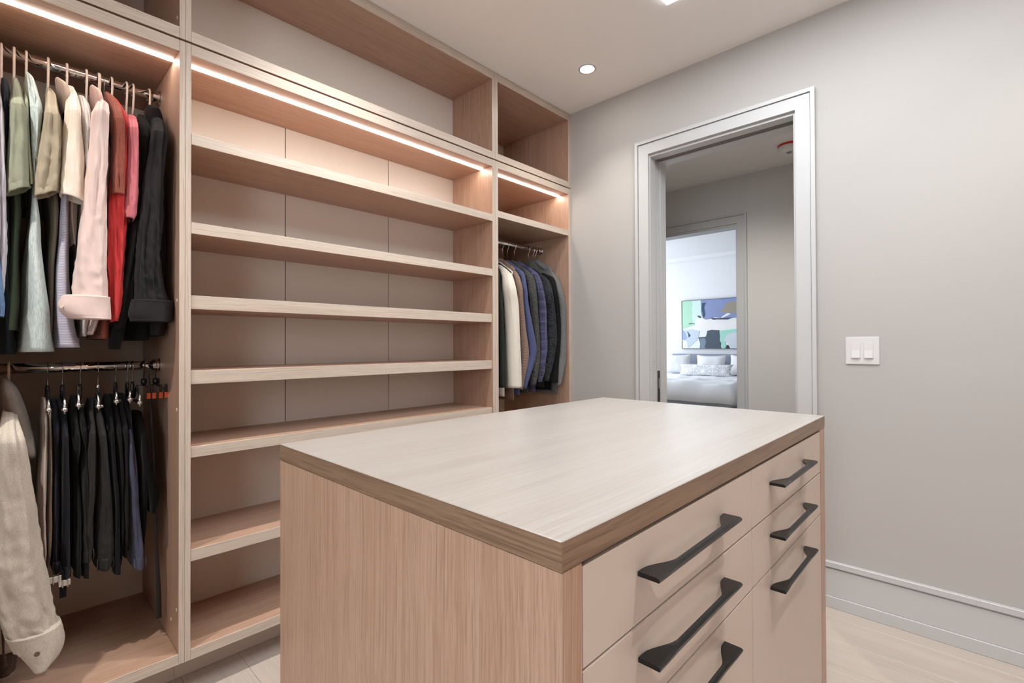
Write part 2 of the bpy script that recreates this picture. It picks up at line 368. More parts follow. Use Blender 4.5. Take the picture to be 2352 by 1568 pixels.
uc = carcass('wide open oak overhead box over the centre shelves', T1M, T2M - E, T1R - T1M, T2M - T2L, XC, UZ0, UTT, UZ1, UT, name='overhead_cabinet')
ur = carcass('small deep oak overhead box in the corner beside the wall', T2M, TER, T2R - T2M, TER - TEL, XB, UZ0, UTT, UZ1, UT, name='overhead_cabinet')
for u, y0, y1 in ((ul, LY0, T1M - E), (uc, T1M, T2M - E), (ur, T2M, TER)):
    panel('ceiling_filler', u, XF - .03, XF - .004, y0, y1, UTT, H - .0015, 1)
lc_l = carcass('tall lit oak hanging bay with two rails, left of the shelves', LY0, T1M - E, .017, T1M - T1L, XB, BB, LZT, BT, LZB, name='wardrobe_bay')
lc_c = carcass('wide lit oak bay of open shelves in the centre', T1M, T2M - E, T1R - T1M, T2M - T2L, XC, BB, LZT, BT, LZB, (.9016, 1.4464), name='shelf_bay')
lc_r = carcass('narrow lit oak hanging bay with blazers in the corner', T2M, TER, T2R - T2M, TER - TEL, XB, BB, LZT, BT, LZB, name='wardrobe_bay')
for zt_, zb_, dx in ((1.9387, 1.8996, 0), (1.6310, 1.5915, .001), (1.3778, 1.3307, .007), (1.1172, 1.0697, .007), (.8541, .8165, .007), (.5013, .4610, .003)):
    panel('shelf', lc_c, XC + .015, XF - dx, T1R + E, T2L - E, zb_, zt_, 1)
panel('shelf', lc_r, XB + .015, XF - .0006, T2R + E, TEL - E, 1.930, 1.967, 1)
for c, y0, y1 in ((lc_l, LY0, T1M - E), (lc_c, T1M, T2M - E), (lc_r, T2M, TER)):
    panel('toe_kick', c, -2.118, -2.100, y0, y1, 0.0005, BB - .0005, 1, mat=TAUPE)
GLOW = plain('led_diffuser', (1, .93, .86), .5, emit=30, ecol=(1, .90, .80))
for c, y0, y1 in ((lc_l, LY0 + .019, T1L - .004), (lc_c, T1R + .003, T2L - .003), (lc_r, T2R + .003, TEL - .003)):
    obj('led_strip', box(-2.042, -2.029, y0, y1, LZB - .0035, LZB - .0003), GLOW, c, label='glowing warm white light strip')
def cap(par, x, y, z, side=-1, r=.006):
    obj('screw_cap', rod((x, y, z), (x, y + side * .0012, z), r, 12), PALE, par)
for z in (1.36, .985, .30): cap(lc_l, -1.985, T1L, z)
for z in (2.28 + .06,): cap(ul, -1.99, T1L, z)
cap(lc_c, -2.0, T2L, 2.165); cap(lc_l, -1.975, T1L, 2.165)
cap(lc_l, -2.43, T1L, .27, r=.005); cap(lc_l, -2.06, T1L, .24)
def hang_rod(par, x, z, y0, y1, r=.0165, mat=CHROME):
    rd = obj('rail', rod((x, y0 + .001, z), (x, y1 - .001, z), r, 28), mat, par, smooth=True, label='polished chrome hanging rail')
    for yy, s in ((y0, 1), (y1, -1)):
        prof = [(0.0, .026), (.003, .026), (.005, .0235), (.005, .0205), (.024, .020), (.026, .0175)]
        obj('flange', loft([[(x + math.cos(t) * q, yy + s * d, z + math.sin(t) * q) for t in [2 * math.pi * i / 24 for i in range(24)]] for d, q in prof]), mat, rd, smooth=False)
RX = -2.25
hang_rod(lc_l, RX, 2.151, LY0 + .017, T1L); hang_rod(lc_l, RX, 1.131, LY0 + .017, T1L); hang_rod(lc_r, -2.204, 1.861, T2R, TEL, mat=CHROME)
# ------------------------------------------------------------------ island
IX0, IX1, IY0, IY1, IZ, IZ2 = -1.2419, -.3671, .4723, 1.9108, .960, .920
isl = thing('island_cabinet', 'oak island with taupe drawers and black pulls in the middle of the room', 'cabinet', ((IX0 + IX1) / 2, (IY0 + IY1) / 2, 0))
def topboard():
    bm = BM(); a = 0
    o = box(IX0, IX1, IY0, IY1, IZ2 + .0008, IZ, bev=.0012)
    return o
tb = obj('countertop', topboard(), [wood(1, .34, TOPC, 'oak_top', 1.0, .5, .7, .5), wood(1, .42, EDGEC, 'oak_edge', .6, .4, 1.1), wood(0, .42, EDGEC, 'oak_edge', .6, .4, 1.1)], isl, label='oak top with the grain running lengthwise')
for p in tb.data.polygons:
    if p.normal.z < .6: p.material_index = 1 if abs(p.normal.x) > abs(p.normal.y) + .1 else 2
EP = .0435
panel('end_panel', isl, IX0 + .001, IX1 - .001, IY0 + .001, IY0 + EP, .0, IZ2, 2)
panel('end_panel', isl, IX0 + .001, IX1 - .001, IY1 - .058, IY1 - .001, .0, IZ2, 2)
panel('rear_panel', isl, IX0 + .004, IX0 + .022, IY0 + EP, IY1 - .058, .0, IZ2, 2)
panel('carcass', isl, IX0 + .03, IX1 - .024, IY0 + EP + .001, IY1 - .059, .08, IZ2 - .002, 1, mat=DARKGAP)
panel('toe_kick', isl, IX1 - .09, IX1 - .072, IY0 + EP, IY1 - .058, .0, .08, 1, mat=TAUPE)
def pull(par, yc, z, L):
    """bow pull: flat flared feet, slim tilted bar between"""
    x0, x1 = IX1 - .0005, IX1 + .035; n = 30; secs = []
    for i in range(n + 1):
        u = -1 + 2 * i / n; a = abs(u); yy = yc + u * L / 2
        f = min(1, max(0, (a - .52) / .40)); f = f * f * (3 - 2 * f)        # 1 at the feet
        xb = x0 + (1 - f) * .0235; th = .0052 + .0018 * f
        zt = z + .0045; xo = x1 - .0035 * (1 - f)
        xo2 = xo - .004
        # top inner, top outer, lower outer, bottom inner: the bar leans, the feet lie flat
        lean = .0052 * (1 - f)
        secs.append([(xb, yy, zt + lean * .2), (xo2, yy, zt - lean * .1), (xo, yy, zt - .0025 - lean * .3), (xo - .001, yy, zt - th - lean), (xb, yy, zt - th - lean * .4)])
    return obj('pull', loft(secs), BLACKM, par, label='black bow handle')
DY0, DYM0, DYM1, DY1 = .5175, 1.1740, 1.1770, 1.8505
ROWS = [(.7815, .9135, .857), (.6465, .7785, .729), (.0825, .6435, .601)]
for (ya, yb, yc, L) in ((DY0, DYM0, .8295, .345), (DYM1, DY1, 1.4705, .335)):
    for (za, zb_, zh) in ROWS:
        d = obj('drawer', box(IX1 - .022, IX1 - .002, ya, yb, za, zb_, bev=.0012, seg=2), TAUPE, isl, label='matte taupe drawer front')
        pull(d, yc, zh, L)
# ------------------------------------------------------------------ switch plate
sw = thing('light_switch', 'white double rocker switch plate on the wall right of the doorway', 'switch', (-.3595, D, 1.172))
obj('plate', box(-.4205, -.2985, D - .006, D - .0001, 1.1105, 1.2335, bev=.0022, seg=2), paint('switch_white', (.64, .64, .645), .35, .4, .0), sw)
for xc in (-.3835, -.3365):
    f = obj('rocker_frame', box(xc - .0175, xc + .0175, D - .0072, D - .0058, 1.1365, 1.2105, bev=.0006), paint('switch_white', (.8, .8, .8)), sw)
    obj('rocker', loft([[(xa, D - .0072, 1.2065), (xa, D - .0072, 1.139), (xa, D - .0135, 1.1395), (xa, D - .0086, 1.1720), (xa, D - .0082, 1.2065)] for xa in (xc - .0148, xc + .0148)]), paint('switch_white', (.8, .8, .8)), f)
# ------------------------------------------------------------------ ceiling fittings
DL = plain('lamp_lens', (1, .97, .92), .4, emit=60, ecol=(1, .95, .88))
for i, (x, y) in enumerate(DOWN + [(-1.5, 3.6), (-.2, 3.6)]):
    lab = ['round recessed downlight glaring near the closet corner', 'unseen downlight over the aisle, middle of the shelf row', 'unseen downlight over the aisle, behind the viewer', 'unseen downlight by the doorway wall on the right', 'unseen downlight right of the island', 'unseen downlight right and behind the viewer', 'hallway downlight near the bedroom door', 'hallway downlight far right'][i]
    c = thing('downlight', lab, 'ceiling light', (x, y, H))
    n = 32
    ring = lambda r, z: [(x + math.cos(2 * math.pi * k / n) * r, y + math.sin(2 * math.pi * k / n) * r, z) for k in range(n)]
    obj('trim_ring', loft([ring(.050, H - .0005), ring(.050, H - .003), ring(.040, H - .004), ring(.036, H - .001)], cap=False), TRIM, c, smooth=False)
    obj('lens', loft([ring(.0355, H - .0008), ring(.033, H - .002), ring(.012, H - .0035)]), DL, c)
c = thing('skylight', 'bright white square ceiling skylight panel, only its corner in view', 'skylight', (-.42, 1.515, H))
obj('curb', box(-1.0, .16, .95, 2.08, H - .006, H - .0003, bev=.001), TRIM, c)
obj('diffuser', box(-.998, .158, .952, 2.078, H - .010, H - .0062), plain('skylight_glow', (1, 1, 1), .5, emit=6.8, ecol=(.93, .965, 1)), c)
for x, y, lab in ((-1.03, 4.22, 'white ceiling smoke detector with a red base ring'), (-1.915, 3.87, 'sliver of a second red ringed detector at the left jamb')):
    c = thing('smoke_detector', lab, 'smoke detector', (x, y, H))
    ring = lambda r, z: [(x + math.cos(2 * math.pi * k / 36) * r, y + math.sin(2 * math.pi * k / 36) * r, z) for k in range(36)]
    obj('base', loft([ring(.080, H - .0003), ring(.080, H - .012), ring(.072, H - .014)]), plain('red_plastic', (.62, .03, .02), .35), c)
    obj('body', loft([ring(.076, H - .0142), ring(.079, H - .030), ring(.072, H - .048), ring(.035, H - .056)]), paint('detector_white', (.8, .78, .76), .4), c)
    obj('sensor', loft([ring(.020, H - .0565), ring(.018, H - .062), ring(.010, H - .064)]), plain('grey_plastic', (.25, .24, .24), .4), c)
# ------------------------------------------------------------------ bedroom
FR = plain('frame_dark', (.10, .11, .12), .5)
bed = thing('bed', 'white double bed with grey upholstered frame seen through both doorways', 'bed', (-3.08, 7.3, 0))
GREYU = fabric('wool', (.30, .33, .40))
obj('headboard', box(-3.97, -2.18, 8.34, 8.42, .1, 1.04, bev=.02, seg=3), GREYU, bed)
obj('bed_frame', box(-3.95, -2.19, 6.28, 8.34, .10, .40, bev=.03, seg=3), GREYU, bed)
for a in (-3.88, -2.26):
    for b_ in (6.36, 8.25): obj('leg', rod((a, b_, 0), (a, b_, .1), .02), FR, bed)
obj('mattress', box(-3.93, -2.21, 6.34, 8.33, .40, .60, bev=.04, seg=3), paint('mattress', (.8, .8, .8), .9, .1), bed)
LINENW = paint('bed_linen', (.86, .87, .89), .9, .1, .15, .02)
def grid_surface(fn, nu, nv, bm=None):
    bm = bm or BM(); V = [[bm.verts.new(fn(i / nu, j / nv)) for j in range(nv + 1)] for i in range(nu + 1)]
    for i in range(nu):
        for j in range(nv): bm.faces.new((V[i][j], V[i + 1][j], V[i + 1][j + 1], V[i][j + 1]))
    return bm
def duvet(u, v):
    X0, X1, Y0, Y1 = -3.99, -2.15, 6.25, 8.15; zt = .70
    x = X0 + (X1 - X0) * u; y = Y0 + (Y1 - Y0) * v
    ex = min(u, 1 - u) * (X1 - X0); ey = v * (Y1 - Y0)
    def fall(e, r=.12): return 0 if e >= r else (1 - math.sqrt(max(0, 1 - (1 - e / r) ** 2)))
    f = max(fall(ex), fall(ey)); n = noise.noise(Vector((x * 4, y * 4, 1))) * .018 + noise.noise(Vector((x * 11, y * 11, 4))) * .006
    return Vector((x, y, zt - .245 * f + n * (1 - f) + n * .5))
bm = grid_surface(duvet, 60, 60)
dv = tag(obj('duvet', bm, LINENW, smooth=True), 'white puffy duvet spread over the bed', 'duvet')
md = dv.modifiers.new('thick', 'SOLIDIFY'); md.thickness = .02; md.offset = -1
def pillow(name, label, cx, cy, z0, wdt, hgt, thick, mat, lean=.22, rz=0, cat='pillow'):
    def side(s):
        def f(u, v):
            a, b_ = u * 2 - 1, v * 2 - 1
            prof = ((1 - abs(a) ** 2.6) * (1 - abs(b_) ** 2.6)) ** .5 if abs(a) < 1 and abs(b_) < 1 else 0
            pinch = 1 - .15 * (1 - a * a) * abs(b_) ** 3; pinch2 = 1 - .10 * (1 - b_ * b_) * abs(a) ** 3
            X = a * wdt / 2 * pinch2; Z = (b_ * pinch + 1) * hgt / 2; Y = s * thick / 2 * prof
            n = noise.noise(Vector((X * 9 + cx * 7, Z * 9, s))) * .008
            p = Vector((X, Y + n * prof, Z)); p = Matrix.Rotation(-lean, 3, 'X') @ p; p = Matrix.Rotation(rz, 3, 'Z') @ p
            return p + Vector((cx, cy, z0))
        return f
    bm = grid_surface(side(1), 22, 22); grid_surface(side(-1), 22, 22, bm)
    bmesh.ops.remove_doubles(bm, verts=bm.verts, dist=.0004)
    return tag(obj(name, bm, mat, smooth=True), label, cat)
PW_ = paint('pillow_cotton', (.78, .78, .79), .9, .1, .1, .03)
pillow('pillow', 'large white pillow standing at the left side of the bed', -3.74, 8.02, .695, .50, .36, .17, PW_, .25, .15)
pillow('pillow', 'white pillow standing in the middle of the headboard', -3.16, 8.04, .695, .50, .35, .16, PW_, .25)
pillow('pillow', 'white pillow at the right edge of the doorway view', -2.62, 8.02, .695, .50, .36, .16, PW_, .25, -.1)
pillow('pillow', 'white pillow lying behind the middle pillow', -3.22, 8.25, .69, .95, .19, .13, PW_, .1)
# star lattice print of the lumbar cushion
m, nt, ns, ls, b_ = new_mat('star_print')
tc = N(ns, 'ShaderNodeTexCoord'); sp = N(ns, 'ShaderNodeSeparateXYZ'); ls.new(tc.outputs['Object'], sp.inputs[0]); cur = None
for a, per, wd in ((0, .15, .045), (60, .15, .045), (120, .15, .045), (30, .0866, .055), (90, .0866, .055), (150, .0866, .055)):
    ca, sa = math.cos(math.radians(a)), math.sin(math.radians(a))
    m1 = N(ns, 'ShaderNodeMath', operation='MULTIPLY'); m1.inputs[1].default_value = ca / per; ls.new(sp.outputs[0], m1.inputs[0])
    m2 = N(ns, 'ShaderNodeMath', operation='MULTIPLY_ADD'); m2.inputs[1].default_value = sa / per; ls.new(sp.outputs[2], m2.inputs[0]); ls.new(m1.outputs[0], m2.inputs[2])
    pp = N(ns, 'ShaderNodeMath', operation='PINGPONG'); pp.inputs[1].default_value = .5; ls.new(m2.outputs[0], pp.inputs[0])
    lt = N(ns, 'ShaderNodeMath', operation='LESS_THAN'); lt.inputs[1].default_value = wd; ls.new(pp.outputs[0], lt.inputs[0])
    if cur is None: cur = lt.outputs[0]
    else:
        mx = N(ns, 'ShaderNodeMath', operation='MAXIMUM'); ls.new(cur, mx.inputs[0]); ls.new(lt.outputs[0], mx.inputs[1]); cur = mx.outputs[0]
mm = N(ns, 'ShaderNodeMix', data_type='RGBA'); ls.new(cur, mm.inputs[0]); mm.inputs[6].default_value = (.58, .60, .62, 1); mm.inputs[7].default_value = (.85, .85, .87, 1)
ls.new(mm.outputs[2], b_.inputs['Base Color']); b_.inputs['Roughness'].default_value = .9
pillow('lumbar_cushion', 'long grey cushion printed with white star lattice on the bed', -3.14, 7.78, .69, .88, .205, .12, m, .2, 0, 'cushion')
# abstract painting: canvas, thin dark frame, flat painted shapes slightly proud
pt = thing('painting', 'abstract canvas of green, blue, white and charcoal shapes over the bed', 'painting', (-3.05, BY, 1.135))
PX0, PX1, PZ0, PZ1, PYY = -3.785, -2.33, 1.138, 1.978, BY - .035
obj('canvas', box(PX0, PX1, PYY, BY - .002, PZ0, PZ1), paint('canvas_white', (.80, .82, .82), .7), pt)
fb = BM()
for a in ((PX0 - .008, PX0, PZ0 - .008, PZ1 + .008), (PX1, PX1 + .008, PZ0 - .008, PZ1 + .008), (PX0, PX1, PZ0 - .008, PZ0), (PX0, PX1, PZ1, PZ1 + .008)): box(a[0], a[1], PYY - .006, BY - .002, a[2], a[3], fb)
obj('frame', fb, FR, pt)
# shape corners measured across the canvas (u to the right, v down), visible part is about u < .64
SH = [('mint', (.42, .70, .52), [(0, 0), (.17, 0), (.17, .30), (.16, .52), (.02, .58), (0, .6)]),
      ('pale mint', (.62, .80, .74), [(.13, 0), (.24, 0), (.24, .30), (.18, .46), (.13, .52)]),
      ('blue', (.24, .29, .50), [(.235, 0), (1, 0), (1, .40), (.50, .39), (.40, .36), (.33, .40), (.27, .40), (.235, .28)]),
      ('ink', (.05, .08, .15), [(.255, .06), (.295, .05), (.275, .16), (.30, .30), (.28, .38), (.255, .33), (.245, .18)]),
      ('beige', (.33, .29, .23), [(.46, .24), (.50, .19), (.53, .10), (.58, .07), (1, .06), (1, .31), (.60, .30), (.52, .29)]),
      ('cream streak', (.80, .80, .78), [(.42, .42), (.55, .30), (.60, .31), (.46, .42)]),
      ('white band', (.82, .80, .78), [(.17, .38), (.24, .35), (.29, .42), (.40, .41), (.55, .44), (1, .42), (1, .60), (.50, .60), (.40, .64), (.26, .62), (.17, .55)]),
      ('pale blue', (.55, .64, .74), [(.03, .62), (.12, .60), (.22, .64), (.20, .78), (.13, .92), (.07, .99), (.06, .86), (.02, .80)]),
      ('lilac', (.34, .42, .66), [(0, .60), (.04, .66), (.07, .78), (.03, .84), (0, .80)]),
      ('charcoal', (.075, .10, .13), [(.31, .64), (.36, .62), (.45, .64), (.46, .80), (.48, 1), (.22, 1), (.225, .90), (.21, .78), (.30, .77)]),
      ('slate', (.20, .26, .32), [(.225, .80), (.29, .79), (.29, 1), (.225, 1)]),
      ('mint', (.36, .68, .56), [(.46, .64), (1, .59), (1, .70), (.60, .72), (.52, .82), (.52, 1), (.49, 1), (.47, .82)]),
      ('grey white', (.62, .66, .70), [(.55, .72), (.62, .68), (1, .66), (1, 1), (.58, 1), (.55, .90), (.50, .84)]),
      ('ink', (.03, .04, .05), [(.54, .93), (.57, .95), (.58, 1), (.53, 1)]),
      ('ink', (.06, .08, .09), [(.19, .33), (.21, .32), (.235, .35), (.22, .37)]), ('ink', (.05, .06, .08), [(.085, .48), (.155, .47), (.155, .485), (.085, .495)]),
      ('ink', (.05, .07, .10), [(.06, .64), (.075, .66), (.10, .74), (.085, .76)]), ('ink', (.05, .07, .12), [(.36, .385), (.55, .40), (.62, .38), (.55, .42), (.38, .41)])]
random.seed(11)
for k, (nm, col, pts) in enumerate(SH):
    # roughen the edges like a dragged brush
    out = []
    for (a, b2), (c2, d2) in zip(pts, pts[1:] + pts[:1]):
        n = max(1, int(math.hypot(c2 - a, d2 - b2) / .05))
        for q in range(n):
            t_ = q / n; j = .008 if 0 < a < .99 and 0 < b2 < .99 else 0
            out.append((a + (c2 - a) * t_ + random.uniform(-j, j), min(1, max(0, b2 + (d2 - b2) * t_ + random.uniform(-j, j)))))
    P3 = [(PX0 + u * .98 * (PX1 - PX0) + .004, PZ1 - v * (PZ1 - PZ0)) for u, v in out]
    yk = PYY - .0006 * (k + 1)
    bm = BM(); f0 = bm.faces.new([bm.verts.new((x, yk, z)) for x, z in P3]); r = bmesh.ops.extrude_face_region(bm, geom=[f0])
    bmesh.ops.translate(bm, verts=[v for v in r['geom'] if isinstance(v, bmesh.types.BMVert)], vec=(0, .0006 * (k + 1), 0))
    bmesh.ops.triangulate(bm, faces=bm.faces[:])
    obj('paint_patch', bm, paint('oil_' + nm.replace(' ', '_') + str(k), col, .6, .3, .3, .12), pt, label=nm + ' brushed shape')
